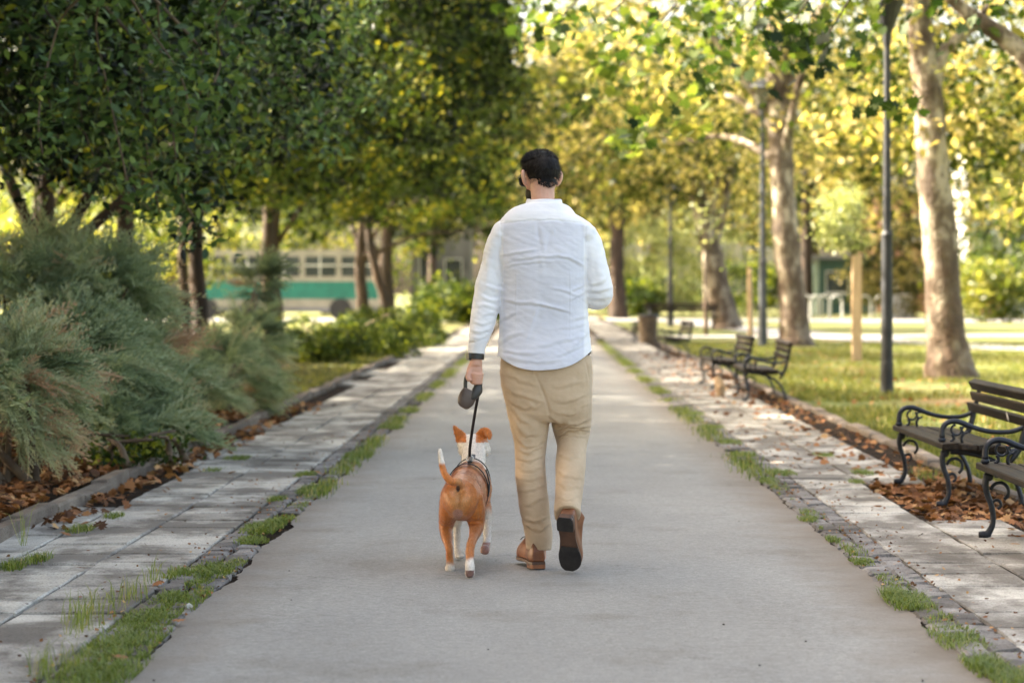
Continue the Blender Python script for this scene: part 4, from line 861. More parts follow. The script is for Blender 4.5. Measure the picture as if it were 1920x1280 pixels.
gb = building('grey_house', 'grey house with a big dark opening at the left end of the path', (772-HX)/F*135, (880-HX)/F*135, 135, 8, 6.2, M['grey_wall'], [((788-HX)/F*135, (815-HX)/F*135, 1.6, 3.6), ((835-HX)/F*135, (865-HX)/F*135, .2, 3.0), ((790-HX)/F*135, (815-HX)/F*135, 4.2, 5.4)])
building('white_building', 'white building behind the yellow shrub at the right edge', (1815-HX)/F*130, (2200-HX)/F*130, 130, 10, 9, M['white'], [((1830+i*48-HX)/F*130, (1858+i*48-HX)/F*130, z, z+1.4) for i in range(6) for z in (1.2, 4.0, 6.6)])
building('brick_house', 'reddish brick house behind the nearest plane tree', (1640-HX)/F*145, (1800-HX)/F*145, 145, 8, 7, M['brick'], [((1655+i*45-HX)/F*145, (1680+i*45-HX)/F*145, z, z+1.3) for i in range(3) for z in (1.4, 4.4)])
building('kiosk', 'dull green kiosk with pale glass behind the hoop racks', (1535-HX)/F*134, (1640-HX)/F*134, 134, 4, 3.0, M['dull_teal'], [((1550-HX)/F*134, (1590-HX)/F*134, 1.2, 2.3), ((1600-HX)/F*134, (1630-HX)/F*134, 1.2, 2.3)])
building('far_block', 'long pale building closing the street on the far left', -52, -17, 165, 10, 9, M['white'], [(-50+i*3.5, -48.4+i*3.5, z, z+1.5) for i in range(9) for z in (1.3, 4.3, 6.8)])
building('pale_block', 'pale wide building behind the far weeping trees', 4, 19, 176, 10, 8, M['cream'], [(5+i*3.4, 6.5+i*3.4, z, z+1.6) for i in range(4) for z in (1.4, 4.4)])
# steel hoops
Zh = 116
for i, px in enumerate([1512, 1530, 1544, 1568, 1622, 1652, 1690, 1705]):
    x = (px-HX)/F*Zh; mb = MB(); w_ = .28; mb.tube([(x-w_, Zh, -.05), (x-w_, Zh, .75)]+[(x-w_*math.cos(a), Zh, .75+w_*math.sin(a)) for a in np.linspace(.3, math.pi-.3, 6)]+[(x+w_, Zh, .75), (x+w_, Zh, -.05)], [.045]*10, 8)
    tag(mb.build('bike_hoop', M['white']), 'white steel bike hoop beyond the road, number %s from the left' % ['one', 'two', 'three', 'four', 'five', 'six', 'seven', 'eight'][i], 'bike rack', 'white bike hoops beyond the road')
x = (1688-HX)/F*112; mb = MB(); mb.tube([(x, 112.6, -.04), (x, 112.6, 1.05), (x, 112.6, 1.1)], [(.62, .3), (.62, .3), (.5, .25)], 12, sq=5); tag(mb.build('concrete_planter', M['white']), 'big white block planter right of the bike hoops', 'planter')
def bicycle(px, Z, lb, m):
    x = (px-HX)/F*Z; t = thing('bicycle', lb, 'bicycle', (x, Z, 0), 'bicycles parked on the right')
    for dx in (-.52, .52):
        mb = MB(); mb.rings([[(x+dx+math.cos(a)*(.33+.02*math.cos(b_)), Z+.02*math.sin(b_), .34+math.sin(a)*(.33+.02*math.cos(b_))) for b_ in np.linspace(0, 2*math.pi, 6, False)] for a in np.linspace(0, 2*math.pi, 24, False)], False, True); w_ = mb.build('wheel', M['rubber'], t)
        mb = MB()
        for k in range(8): mb.tube([(x+dx, Z, .34), (x+dx+math.cos(k*.785)*.32, Z, .34+math.sin(k*.785)*.32)], [.004, .004], 4)
        mb.build('spokes', M['steel'], w_)
    P_ = {'r': (x-.52, Z, .34), 'b': (x-.08, Z, .32), 's': (x-.22, Z, .82), 'h': (x+.36, Z, .84), 'f': (x+.52, Z, .34), 'n': (x+.38, Z, .72)}
    mb = MB()
    for a, b_ in ('rb', 'rs', 'bs', 'sn', 'bn', 'nf', 'hn'): mb.tube([P_[a], P_[b_]], [.02, .02], 6)
    mb.build('frame', m, t); mb = MB(); mb.tube([(x-.36, Z, .87), (x-.22, Z, .89), (x-.08, Z, .87)], [(.08, .03), (.06, .03), (.03, .02)], 8); mb.build('saddle', M['rubber'], t)
    mb = MB(); mb.tube([(x+.30, Z-.26, .98), (x+.36, Z-.1, .93), (x+.36, Z+.1, .93), (x+.30, Z+.26, .98)], [.014]*4, 6); mb.build('handlebar', M['steel'], t)
bicycle(1822, 99.5, 'parked bicycle just right of the nearest plane trunk, left one', M['steel']); bicycle(1862, 99, 'parked bicycle with an orange basket side right of the other', M['red'])
sx = (805-HX)/F*98; t = thing('stand_in_sign', 'small round red and white sign standing in for a red figure left of the path end', 'sign', (sx, 98, 0)); mb = MB(); mb.tube([(sx, 98, -.05), (sx, 98, .85)], [.03, .03], 8); mb.build('post', M['post'], t)  # sign made up in place of an unclear red spot, guessed a person
mb = MB(); mb.tube([(sx, 97.95, .7), (sx, 97.99, .7)], [.24, .24], 20, ref=(0, 0, 1)); dsc = mb.build('disc', M['red'], t); mb = MB(); mb.tube([(sx, 97.93, .76), (sx, 97.945, .76)], [.13, .13], 16, ref=(0, 0, 1)); mb.build('centre', M['white'], dsc)
g = at(100, 860, 16.4); mb = MB(); mb.tube([(g.x-.06, g.y, .09), (g.x+.03, g.y+.02, .1), (g.x+.05, g.y+.02, .1), (g.x+.09, g.y+.02, .1)], [.014, .014, .006, .006], 10); tag(mb.build('plastic_bottle', M['lamp_glass']), 'small clear plastic bottle dropped under the left juniper', 'bottle')
mb = MB(); g = G(354, 1134, .01); mb.tube([(g.x-.012, g.y, .004), (g.x, g.y+.006, .008), (g.x+.014, g.y, .004)], [(.006, .003), (.010, .004), (.005, .002)], 7, wob=.6); tag(mb.build('paper_scrap', M['white']), 'tiny crumpled white paper scrap on the left path edge by the lush grass', 'paper scrap')

# ------------------------------------------------------------------ the man
S0 = F/10.73
def P(px, py, dy=0.0):
    Z = 10.73+dy; return Vector(((px-HX)/F*Z, Z, H-(py-HY)/F*Z))
def R(r): return r/S0
def clothmat(name, c1, c2, fs, rough=.85, weave=900, bs=.25, sheen=.2, trans=0):
    m, n, b, o = newmat(name); t = texnoise(n, fs, 6, .6); r = ramp(n, [(.35, c1), (.65, c2)]); n.links.new(t.outputs[0], r.inputs[0]); n.links.new(r.outputs[0], b.inputs['Base Color'])
    b.inputs['Roughness'].default_value = rough; b.inputs['Specular IOR Level'].default_value = .2; b.inputs['Sheen Weight'].default_value = sheen
    w1 = texnoise(n, weave, 2, stretch=(1, 1, .25)); x = bump(n, b, w1.outputs[0], bs, .0015)
    w2 = texnoise(n, 38, 5, .6, stretch=(.6, 1, 1.6)); bump(n, b, w2.outputs[0], .3, .006, x)
    return m
M['shirt'] = clothmat('white_linen', (.79, .80, .84), (.87, .875, .90), 9)
M['chino'] = clothmat('tan_cotton', (.47, .345, .22), (.58, .44, .295), 7, weave=700)
M['skin'] = simple('skin', (.56, .31, .22), (.66, .39, .29), 14, .5, .15, 120, .002)
M['skin'].node_tree.nodes['Principled BSDF'].inputs['Subsurface Weight'].default_value = .15
M['skin'].node_tree.nodes['Principled BSDF'].inputs['Subsurface Radius'].default_value = (.01, .004, .002)
M['hair'] = simple('black_hair', (.004, .003, .003), (.012, .009, .008), 60, .5, .5, 150, .004, stretch=(1, 1, .3), spec=.25)
M['leather'] = simple('brown_leather', (.13, .045, .017), (.27, .10, .036), 12, .42, .3, 60, .002)
M['sole'] = simple('black_sole', (.012, .011, .011), (.03, .027, .026), 20, .6, .4, 80, .002)
M['sole_mid'] = simple('brown_sole', (.06, .03, .018), (.11, .055, .032), 16, .5, .3, 60, .002)
M['black'] = simple('black_plastic', (.012, .012, .013), (.022, .022, .024), 20, .35, 0)
M['grey_plastic'] = simple('grey_plastic', (.035, .035, .033), (.05, .05, .047), 20, .45, 0)
M['brown_plastic'] = simple('taupe_plastic', (.075, .055, .045), (.10, .075, .062), 12, .4, .1, 200)
man = thing('person', 'dark haired man in a white shirt and tan trousers walking away down the path', 'person', tuple(P(1010, 1067)))
def folds(me, flist, noisef, nrm_side=-1, warp=1.0):
    """creases: each (points in photo px, amplitude, width m); only on the side facing -Y unless nrm_side is 0"""
    n = len(me.vertices); co = np.empty(n*3, np.float32); me.vertices.foreach_get('co', co); co = co.reshape(-1, 3)
    no = np.empty(n*3, np.float32); me.vertices.foreach_get('normal', no); no = no.reshape(-1, 3)
    d = np.zeros(n)
    px = HX+co[:, 0]*F/co[:, 1]; py = HY-(co[:, 2]-H)*F/co[:, 1]; px0, py0 = px, py
    wx = np.array([noise.noise(Vector((a*.035, b_*.035, 5)))+.5*noise.noise(Vector((a*.1, b_*.1, 1))) for a, b_ in zip(px, py)]); px = px+wx*3*warp; py = py+wx*7*warp
    back = np.clip(-no[:, 1]*1.6+.25, 0, 1) if nrm_side else np.ones(n)
    for pts, amp, wd in flist:
        w_ = wd*S0; best = np.full(n, 1e9); sg = np.zeros(n); tt = np.zeros(n)
        pts = [np.array((q.x, q.y), float) for q in smooth_path([Vector((*q, 0)) for q in pts], [(1, 1)]*len(pts), 5)[0]]; L = sum(np.linalg.norm(b_-a) for a, b_ in zip(pts, pts[1:])); acc = 0
        for a, b_ in zip(pts, pts[1:]):
            ab = b_-a; l = np.linalg.norm(ab); t = np.clip(((px-a[0])*ab[0]+(py-a[1])*ab[1])/l**2, 0, 1)
            dx = px-(a[0]+t*ab[0]); dy = py-(a[1]+t*ab[1]); dd = np.hypot(dx, dy); k = dd < best
            best[k] = dd[k]; sg[k] = (dx*-ab[1]+dy*ab[0])[k]/l; tt[k] = ((acc+t*l)/L)[k]; acc += l
        env = np.sin(np.pi*np.clip(tt, .04, .96))**.6; u = sg/w_
        far = np.exp(-np.maximum(0, best-np.abs(sg))**2/(w_*w_))
        d += amp*env*far*back*(np.exp(-u*u*1.2)-(.75 if amp > 0 else 0)*np.exp(-(u-1.15)**2*1.6))*(best < 5*w_)
    for i in range(n): d[i] += noisef(Vector(co[i]), px0[i], py0[i])
    co += no*d[:, None].astype(np.float32); me.vertices.foreach_set('co', co.ravel()); me.update(); return me
def cut_below(me, zf):
    """drop what lies under a hem line and pull the border onto it"""
    import bmesh
    bm = bmesh.new(); bm.from_mesh(me)
    bmesh.ops.delete(bm, geom=[f for f in bm.faces if all(v.co.z < zf(v.co) for v in f.verts)], context='FACES')
    for v in bm.verts:
        z = zf(v.co)
        if v.co.z < z: v.co.z = z
    bmesh.ops.remove_doubles(bm, verts=bm.verts, dist=.0008)
    bm.to_mesh(me); bm.free(); return me
# --- body (skin), one continuous figure
mb = MB()
TD = .05
mb.tube([P(1019, 700, TD), P(1019, 640, TD), P(1019, 560, TD), P(1019, 470, TD), P(1019, 425, TD+.02), P(1018, 400, TD+.02)], [(.15, .095), (.15, .09), (.145, .09), (.165, .095), (.145, .08), (.07, .06)], 20)
mb.tube([P(1018, 405, TD+.02), P(1018, 375, TD+.03), P(1017, 345, TD+.05)], [.062, .052, .055], 18)
hd = P(1014, 330, TD+.09); hr = Matrix.Rotation(math.radians(22), 3, 'Z') @ Matrix.Rotation(math.radians(-14), 3, 'X')
def hp(x, y, z): return hd+hr @ Vector((x, y, z))      # head frame: +y is the face direction
mb.ell(hd, (.076, .098, .096), 24, hr); mb.ell(hp(0, .035, -.065), (.058, .066, .06), 18, hr); mb.ell(hp(0, .075, -.10), (.028, .026, .024), 12, hr)
mb.tube([hp(0, .092, .012), hp(0, .112, -.018), hp(0, .106, -.032)], [.010, .015, .012], 8)
mb.tube([hp(-.02, .09, -.062), hp(0, .1, -.06), hp(.02, .09, -.062)], [.006, .009, .006], 8); mb.tube([hp(-.045, .085, .02), hp(0, .098, .022), hp(.045, .085, .02)], [.009, .011, .009], 8)
for s in (-1, 1):
    mb.tube([hp(s*.074, .006, -.045), hp(s*.086, -.006, -.028), hp(s*.092, -.016, -.005), hp(s*.09, -.014, .014), hp(s*.080, .004, .022)], [(.006, .009), (.009, .010), (.010, .010), (.009, .010), (.007, .007)], 8, sub=2)
# arms under the sleeves
LH = P(893, 676, -.02)       # left wrist
mb.tube([P(948, 446, TD), P(924, 483, TD), P(914, 550, TD-.02), P(903, 610, TD-.04), P(895, 655, TD-.06), P(893, 672, TD-.07), P(892, 684, TD-.07)], [.038, .038, .034, .030, .026, .0255, .030], 14, sub=2)
mb.tube([P(1090, 446, TD), P(1111, 483, TD), P(1122, 545, TD), P(1110, 556, TD+.16), P(1085, 556, TD+.27), P(1070, 552, TD+.33)], [.038, .038, .034, .030, .026, .03], 14, sub=2)
# left hand: palm hangs down, fingers curl round the handle towards the camera side
w0 = P(892, 684, TD-.07)
mb.tube([w0, P(890, 694, TD-.075), P(889, 705, TD-.07), P(889, 713, TD-.065)], [(.030, .020), (.036, .021), (.038, .019), (.034, .016)], 14, sub=2, sq=2.4)
for k, (y, l) in enumerate([(701, 1.0), (706, 1.04), (711, .98), (716, .85)]):
    a = P(881+k*1.2, y-1, TD-.05); mb.tube([a, P(888, y+1, TD-.085-.012), P(897, y+1.5, TD-.105), P(903.5*1.0-k*.6, y+1, TD-.100), P(904-k, y, TD-.085)], [.0098, .0098, .0092, .0086, .0075], 10, sub=3)
mb.tube([P(885, 691, TD-.08), P(879, 699, TD-.09), P(877, 708, TD-.10), P(881, 714, TD-.11)], [.014, .0115, .0105, .008], 10, sub=3)
# right hand in front of the belly holding the phone
w1 = P(1068, 552, TD+.34); mb.tube([w1, P(1056, 549, TD+.36), P(1046, 546, TD+.375)], [(.026, .018), (.036, .017), (.034, .015)], 12, sub=2)
for k in range(4): a = P(1048, 539+k*4.6, TD+.375); mb.tube([a, P(1038, 538+k*4.6, TD+.37), P(1034, 538+k*4.6, TD+.35), P(1038, 538+k*4.6, TD+.335)], [.0095, .009, .008, .007], 8, sub=2)
mb.tube([P(1060, 542, TD+.35), P(1050, 534, TD+.335), P(1043, 535, TD+.325)], [.012, .010, .008], 8, sub=2)
# legs under the trousers, ankles into the shoes
mb.tube([P(985, 700, TD), P(992, 790, TD), P(996, 860, TD), P(1003, 950, TD-.03), P(1009, 1020, TD), P(1009, 1048, TD)], [.085, .075, .055, .05, .036, .036], 14)
mb.tube([P(1062, 700, TD), P(1070, 760, TD+.03), P(1071, 806, TD+.07), P(1068, 880, TD-.08), P(1065, 945, TD-.18), P(1063, 958, TD-.20)], [.085, .075, .055, .05, .036, .036], 14)
bm_ = remesh(mb, .0038, 3)
link('body', bm_, M['skin'], man, smooth=True)
# --- hair
mb = MB(); mb.ell(hd+hr @ Vector((0, -.012, .012)), (.082, .101, .097), 26, hr); mb.ell(hp(0, .02, .062), (.070, .085, .055), 18, hr); mb.ell(hp(.01, .06, .085), (.055, .045, .034), 14, hr); mb.ell(hp(0, -.055, -.055), (.058, .045, .05), 16, hr)
me = remesh(mb, .0035, 3); vs = me.vertices
import bmesh
bm = bmesh.new(); bm.from_mesh(me); hi = hr.transposed()
def hair_keep(q):
    l = hi @ (q-hd)
    if l.y > .02: return l.z > .03+.25*max(0, l.y-.06) or l.y < .035 and l.z > -.01
    if abs(l.x) > .066 and l.y > -.028: return l.z > .012+.0*l.y
    return l.z > -.083+.45*abs(l.x)*(1 if abs(l.x) > .03 else .6)
rh = random.Random(2)
def edge_thin(q):
    l = hi @ (q-hd); return l.y < .01 and l.z < -.058+.45*abs(l.x)*(1 if abs(l.x) > .03 else .6) and rh.random() < .22
bmesh.ops.delete(bm, geom=[f for f in bm.faces if not hair_keep(f.calc_center_median()) or edge_thin(f.calc_center_median())], context='FACES')
for v in bm.verts:
    l = hi @ (v.co-hd); a = noise.noise(Vector((l.x*40, l.y*14, l.z*26)))*.0035+noise.noise(Vector((l.x*110, l.y*60, l.z*30)))*.0016
    v.co += v.normal*(a+(-.006 if l.z < -.03 else (-.003 if l.z < .0 else 0)))
bm.to_mesh(me); 
strv, strf = [], []; rr = random.Random(4)
fl = [f for f in bm.faces]
for k in range(6500):
    f = rr.choice(fl); c = f.calc_center_median(); l = hi @ (c-hd); nn = f.normal
    flow = hr @ Vector((.5*(1 if l.x > 0 else -1)*(.4 if l.z > .05 else .1), .3 if l.z > .06 else -.05, -.9 if l.z < .055 else .3)); d = (flow+nn*(.35 if l.z < .02 else .55)+Vector((rr.gauss(0, .25), rr.gauss(0, .25), rr.gauss(0, .2)))).normalized()
    ln = rr.uniform(.006, .011) if l.z < 0 else rr.uniform(.010, .019); s = d.cross(nn); s = s.normalized()*.0006 if s.length > 1e-4 else Vector((.0006, 0, 0)); n_ = len(strv); e = c+d*ln+nn*.001; m2 = c+d*ln*.5+nn*.0025
    strv += [c-s, c+s, m2+s*.8, m2-s*.8, e]; strf += [(n_, n_+1, n_+2, n_+3), (n_+3, n_+2, n_+4)]
bm.free()
hv = [tuple(v.co) for v in me.vertices]; hf = [tuple(p.vertices) for p in me.polygons]
mb = MB(); mb.add(hv, hf); mb.add(strv, strf); mb.build('hair', M['hair'], man, True)
# beard along the jaw
mb = MB(); mb.ell(hp(0, .04, -.070), (.0615, .069, .056), 22, hr); me = remesh(mb, .004, 2); bm = bmesh.new(); bm.from_mesh(me)
bmesh.ops.delete(bm, geom=[f for f in bm.faces if (lambda l: l.z > -.03 or l.y < .0 or (l.y > .075 and abs(l.x) < .02 and l.z > -.07))(hi @ (f.calc_center_median()-hd))], context='FACES'); bm.to_mesh(me); bm.free(); link('beard', me, M['hair'], man, smooth=True)
# sunglasses
gl = thing('sunglasses', 'x', 'x'); bpy.data.objects.remove(gl)
mb = MB()
for s in (-1, 1): mb.tube([hp(s*.084, -.012, .012), hp(s*.083, .03, .016), hp(s*.074, .088, .014)], [(.0025, .004)]*3, 8)
mb.tube([hp(-.012, .108, .012), hp(.012, .108, .012)], [.003, .003], 6); fr = mb.build('sunglasses', M['black'], man)
for s in (-1, 1):
    mb = MB(); mb.tube([hp(s*.04, .100, .002), hp(s*.042, .106, .002)], [(.030, .023), (.030, .023)], 16, ref=(0, 0, 1), sq=2.6); mb.build('lens', M['dark_glass'], fr)
# --- shirt
mb = MB()
def T(lst, yo=TD): return [P(c, y, yo+(e[0] if e else 0)) for (y, c, hw, d, *e) in lst]
rowsT = [(383, 1020, 33, .068, .03), (391, 1020, 42, .078, .03), (399, 1020, 58, .088, .02), (409, 1019, 71, .094, .01), (421, 1018.5, 84, .102, 0), (440, 1018.5, 89, .112, 0), (480, 1019, 88, .128, 0), (535, 1020, 80, .128, .0), (600, 1020, 84, .122, 0), (640, 1021, 87, .134, 0), (665, 1021, 88.5, .146, 0), (700, 1021, 90, .150, 0), (725, 1021, 88, .15, 0)]
mb.tube(T(rowsT), [(R(r[2]), r[3]) for r in rowsT], 40, sub=3, sq=2.35)
for a_, b_, c_ in ((996, 962, 939), (1044, 1076, 1098)): mb.tube([P(a_, 404, TD+.015), P(b_, 416, TD+.005), P(c_, 432, TD)], [(R(13), .066), (R(14.5), .070), (R(16.5), .068)], 20, sub=3)
for c_ in (938.5, 1098.5): mb.ell(P(c_, 441, TD), (R(18.5), .070, R(25)), 22)
mb.tube([P(942, 434, TD), P(930, 460, TD), P(923, 490, TD), P(916, 535, TD-.01), P(911, 568, TD-.02), P(906, 600, TD-.035), P(899, 630, TD-.05), P(895, 646, TD-.06)], [(R(18), .066), (R(20), .068), (R(19), .066), (R(25), .064), (R(25.5), .062), (R(24), .058), (R(20), .05), (R(15.5), .04)], 22, sub=3)
mb.tube([P(1095, 434, TD), P(1107, 460, TD), P(1115, 490, TD), P(1121, 528, TD), P(1121, 551, TD+.02), P(1112, 557, TD+.09), P(1100, 556, TD+.17), P(1083, 555, TD+.25)], [(R(18), .066), (R(20), .068), (R(20), .066), (R(26), .064), (R(29), .062), (R(27), .055), (.052, .048), (.04, .038)], 22, sub=3, ref=(.2, .6, .6))
me = remesh(mb, .0052, 8)
def hem(co):
    px = HX+co.x*F/co.y; t = max(-1, min(1, (px-1021)/88)); back = co.y < P(0, 0, TD).y
    py = 694-33*abs(t)**2.6-4*t if back else 688-26*abs(t)**2.6
    if px < 921: return -9
    return H-(py-HY)/F*co.y
me = cut_below(me, hem)
SF = [([(941, 478), (975, 472), (1010, 468)], .007, .009), ([(955, 489), (1000, 482), (1060, 481), (1085, 484)], .006, .008), ([(945, 500), (990, 492), (1050, 490)], .005, .008), ([(1040, 478), (1075, 486), (1092, 495)], .006, .008), ([(1070, 485), (1096, 500)], .006, .01),
      ([(965, 565), (1010, 570), (1070, 584)], .008, .010), ([(1000, 566), (1040, 578), (1066, 584)], .006, .006), ([(1030, 538), (1070, 548), (1095, 560)], .005, .009), ([(1066, 545), (1095, 535)], .005, .009), ([(1066, 562), (1098, 548)], .005, .01), ([(1070, 600), (1102, 592)], .005, .011),
      ([(945, 560), (968, 568), (990, 566)], .006, .01), ([(938, 600), (958, 588), (975, 585)], .006, .012), ([(936, 640), (960, 628), (985, 622)], .007, .013), ([(940, 655), (975, 662), (1010, 660)], .006, .012), ([(1000, 650), (1050, 640), (1098, 628)], .005, .014), ([(960, 672), (1010, 678), (1060, 674)], .005, .012),
      ([(1045, 615), (1080, 610), (1100, 604)], .004, .011), ([(985, 640), (1000, 600), (1008, 560)], .004, .016), ([(1060, 660), (1085, 640), (1102, 620)], .006, .014), ([(1040, 668), (1075, 655), (1104, 640)], .005, .01),
      ([(1006, 415), (1012, 450), (1020, 490), (1024, 500)], -.005, .012), ([(1035, 420), (1028, 450), (1022, 480)], -.004, .012), ([(1016, 420), (1018, 520)], .004, .02),
      ([(967, 500), (968, 560), (966, 630)], .0028, .0035), ([(1068, 498), (1069, 560), (1068, 645)], .0028, .0035),
      ([(944, 545), (925, 540), (908, 535)], .009, .013), ([(940, 560), (920, 562), (900, 552)], .008, .012), ([(936, 580), (915, 572), (895, 572)], .007, .012), ([(905, 590), (925, 588), (936, 596)], .006, .01), ([(885, 600), (905, 606), (925, 602)], .006, .011), ([(884, 618), (900, 622), (920, 616)], .007, .01), ([(887, 632), (900, 634), (912, 628)], .006, .008), ([(930, 500), (938, 520), (941, 540)], .006, .012), ([(912, 480), (916, 510), (912, 540)], .004, .018),
      ([(1100, 532), (1118, 530), (1138, 520)], .009, .013), ([(1102, 545), (1122, 545), (1146, 538)], .008, .012), ([(1104, 558), (1125, 560), (1145, 556)], .008, .012), ([(1106, 572), (1122, 574), (1136, 570)], .006, .009), ([(1100, 510), (1108, 525), (1112, 545)], .006, .014), ([(1126, 470), (1122, 500), (1128, 525)], .004, .018)]
def shirt_noise(v, px, py):
    a = noise.noise(Vector((v.x*9, v.y*9, v.z*17)))*.0028+noise.noise(Vector((v.x*22+4, v.y*20, v.z*52)))*.0010
    a += abs(noise.noise(Vector((v.x*13, v.y*12+7, v.z*34+v.x*14))))*.0026
    if py < 408: a *= .35
    # yoke and sleeve seams
    if v.y < 10.8 and abs(py-(413+.0016*(px-1019)**2*.7)) < 1.3 and 936 < px < 1101: a -= .0022
    for sx_ in (939, 1098):
        if py < 530 and abs(px-sx_-(4 if sx_ < 1000 else -2)*(py-430)/100) < 1.3 and py > 415: a -= .0022
    return a
me = folds(me, [(p_, a_*.62, w_*.85) for p_, a_, w_ in SF], shirt_noise, warp=.35)
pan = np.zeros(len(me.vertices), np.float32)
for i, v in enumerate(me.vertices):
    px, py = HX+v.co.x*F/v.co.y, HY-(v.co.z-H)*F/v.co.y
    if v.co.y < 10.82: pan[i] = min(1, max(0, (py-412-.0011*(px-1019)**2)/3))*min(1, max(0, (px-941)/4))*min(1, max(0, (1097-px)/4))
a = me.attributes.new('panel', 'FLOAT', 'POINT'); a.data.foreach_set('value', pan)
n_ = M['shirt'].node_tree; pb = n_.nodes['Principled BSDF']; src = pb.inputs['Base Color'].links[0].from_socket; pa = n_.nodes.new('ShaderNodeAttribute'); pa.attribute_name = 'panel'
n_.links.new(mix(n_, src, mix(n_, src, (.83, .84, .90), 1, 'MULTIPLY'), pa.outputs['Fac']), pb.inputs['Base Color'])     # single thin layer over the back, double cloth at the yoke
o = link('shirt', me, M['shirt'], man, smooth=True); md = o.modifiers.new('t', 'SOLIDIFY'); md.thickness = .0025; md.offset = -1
mb = MB(); Rn = []      # collar
for (y, hw, d, e, dip) in [(392, 30, .064, .03, 0), (381, 30, .062, .035, 0), (375, 30.5, .062, .037, 0), (373.5, 32, .065, .037, 0), (376, 33.5, .068, .036, 0), (384, 35.5, .073, .034, 1), (390, 36.5, .077, .032, 2.5), (391, 34.5, .070, .032, 2.5)]:
    Rn.append([P(1020+math.cos(a)*hw, y+dip*max(0, math.sin(a))*-1+dip+.8*math.sin(a*3+y), TD+e+math.sin(a)*d) for a in np.linspace(0, 2*math.pi, 48, False)])
mb.rings(Rn, False); o = mb.build('collar', M['shirt'], man, True)
mb = MB(); Rn = []      # left cuff
for (y, cx_, hw, d) in [(640, 897, 18.5, .042), (643, 896.5, 18, .042), (650, 894.5, 16.5, .038), (662, 893, 15.6, .036), (666, 892.8, 15.4, .035), (666, 892.8, 13.6, .031), (650, 894, 13.6, .031)]:
    Rn.append([P(cx_+math.cos(a)*hw, y+(2.5*math.cos(a-.6) if y > 660 else 0)+(1.5*math.sin(a*2) if y < 645 else 0), TD-.065+math.sin(a)*d) for a in np.linspace(0, 2*math.pi, 32, False)])
mb.rings(Rn, False); mb.build('cuff', M['shirt'], man, True)
mb = MB(); mb.tube([P(893, 662.5, TD-.068), P(892.6, 673.5, TD-.07)], [(R(15.4), .033), (R(15.2), .033)], 24); wt = mb.build('watch', M['black'], man); mb = MB(); mb.tube([P(881, 668, TD-.08), P(876.5, 668, TD-.085)], [(.017, .017), (.016, .016)], 14, ref=(0, 0, 1), sq=4); mb.build('watch_case', M['black'], wt)
# phone in the right hand
mb = MB(); mb.box(P(1041, 541, TD+.352), (.072, .009, .145), .003, Matrix.Rotation(-.9, 3, 'X')); tag(mb.build('phone', M['black']), 'black phone held in front of the man in the white shirt', 'phone')
# --- trousers
mb = MB()
rowsP = [(662, 1022, 80, .108, 0), (672, 1022, 84.5, .118, 0), (690, 1024, 88, .130, 0), (720, 1025, 86, .132, 0), (750, 1027, 81, .128, 0), (776, 1028, 74, .115, 0), (790, 1028, 60, .09, 0)]
mb.tube(T(rowsP), [(R(r[2]), r[3]) for r in rowsP], 36, sub=3, sq=2.4)
def leg(rows):
    pts = [P(c, y, TD+e) for (y, c, hw, d, e) in rows]; mb.tube(pts, [(R(hw), d) for (y, c, hw, d, e) in rows], 26, sub=4, sq=2.15)
leg([(720, 980, 38, .105, 0), (760, 988, 40, .105, 0), (797, 993, 37, .098, .0), (830, 994, 31, .09, .01), (860, 993.5, 28.5, .082, .0), (900, 996, 28.5, .082, -.02), (952, 1002.5, 28.5, .08, -.02), (1000, 1010, 26, .078, -.01), (1016, 1010.5, 24.5, .076, 0), (1030, 1010.5, 23, .074, 0)])
leg([(720, 1070, 40, .105, 0), (760, 1072, 39, .105, .01), (795, 1071, 37.5, .095, .045), (812, 1072, 34, .085, .055), (835, 1072, 28, .078, .02), (870, 1070, 28, .075, -.05), (920, 1067, 26, .07, -.15), (950, 1064.5, 24.5, .07, -.205), (966, 1064, 24.5, .072, -.235)])
me = remesh(mb, .0055, 4)
TF = [([(945, 700), (985, 715), (1010, 722)], .006, .013), ([(948, 725), (985, 745), (1020, 752)], .009, .014), ([(952, 745), (985, 765), (1022, 758)], .008, .012), ([(958, 760), (980, 790), (1000, 800)], .007, .013), ([(962, 785), (985, 812), (1015, 808)], .007, .012), ([(966, 812), (990, 838), (1020, 826)], .009, .011), ([(968, 838), (990, 848), (1018, 838)], .008, .009), ([(966, 858), (995, 862), (1022, 850)], .009, .010), ([(968, 875), (995, 880), (1022, 872)], .005, .010), ([(970, 895), (996, 898), (1022, 892)], .004, .010), ([(972, 920), (1000, 918), (1024, 905)], .006, .011), ([(975, 945), (1005, 940), (1028, 928)], .006, .012),
      ([(978, 965), (1000, 978), (1032, 965)], .009, .011), ([(982, 985), (1005, 992), (1034, 982)], .009, .010),
      ([(1003, 700), (1018, 735), (1028, 765), (1031, 790)], -.012, .006), ([(1030, 715), (1062, 722), (1100, 712)], .005, .016), ([(1036, 745), (1068, 752), (1104, 735)], .006, .014), ([(1034, 765), (1064, 775), (1104, 758)], .007, .013), ([(1034, 782), (1062, 795), (1104, 784)], .012, .012), ([(1036, 800), (1066, 800), (1106, 798)], .015, .010), ([(1042, 815), (1070, 806), (1102, 806)], .013, .008), ([(1044, 826), (1066, 818), (1100, 818)], .009, .008),
      ([(1044, 850), (1070, 858), (1098, 846)], .005, .012), ([(1046, 880), (1066, 896), (1092, 892)], .006, .012), ([(1048, 905), (1066, 915), (1092, 908)], .006, .011), ([(1045, 930), (1066, 934), (1088, 930)], .004, .01), ([(1095, 672), (1101, 690), (1104, 712)], -.006, .006), ([(985, 680), (1000, 690), (1012, 700)], .006, .013)]
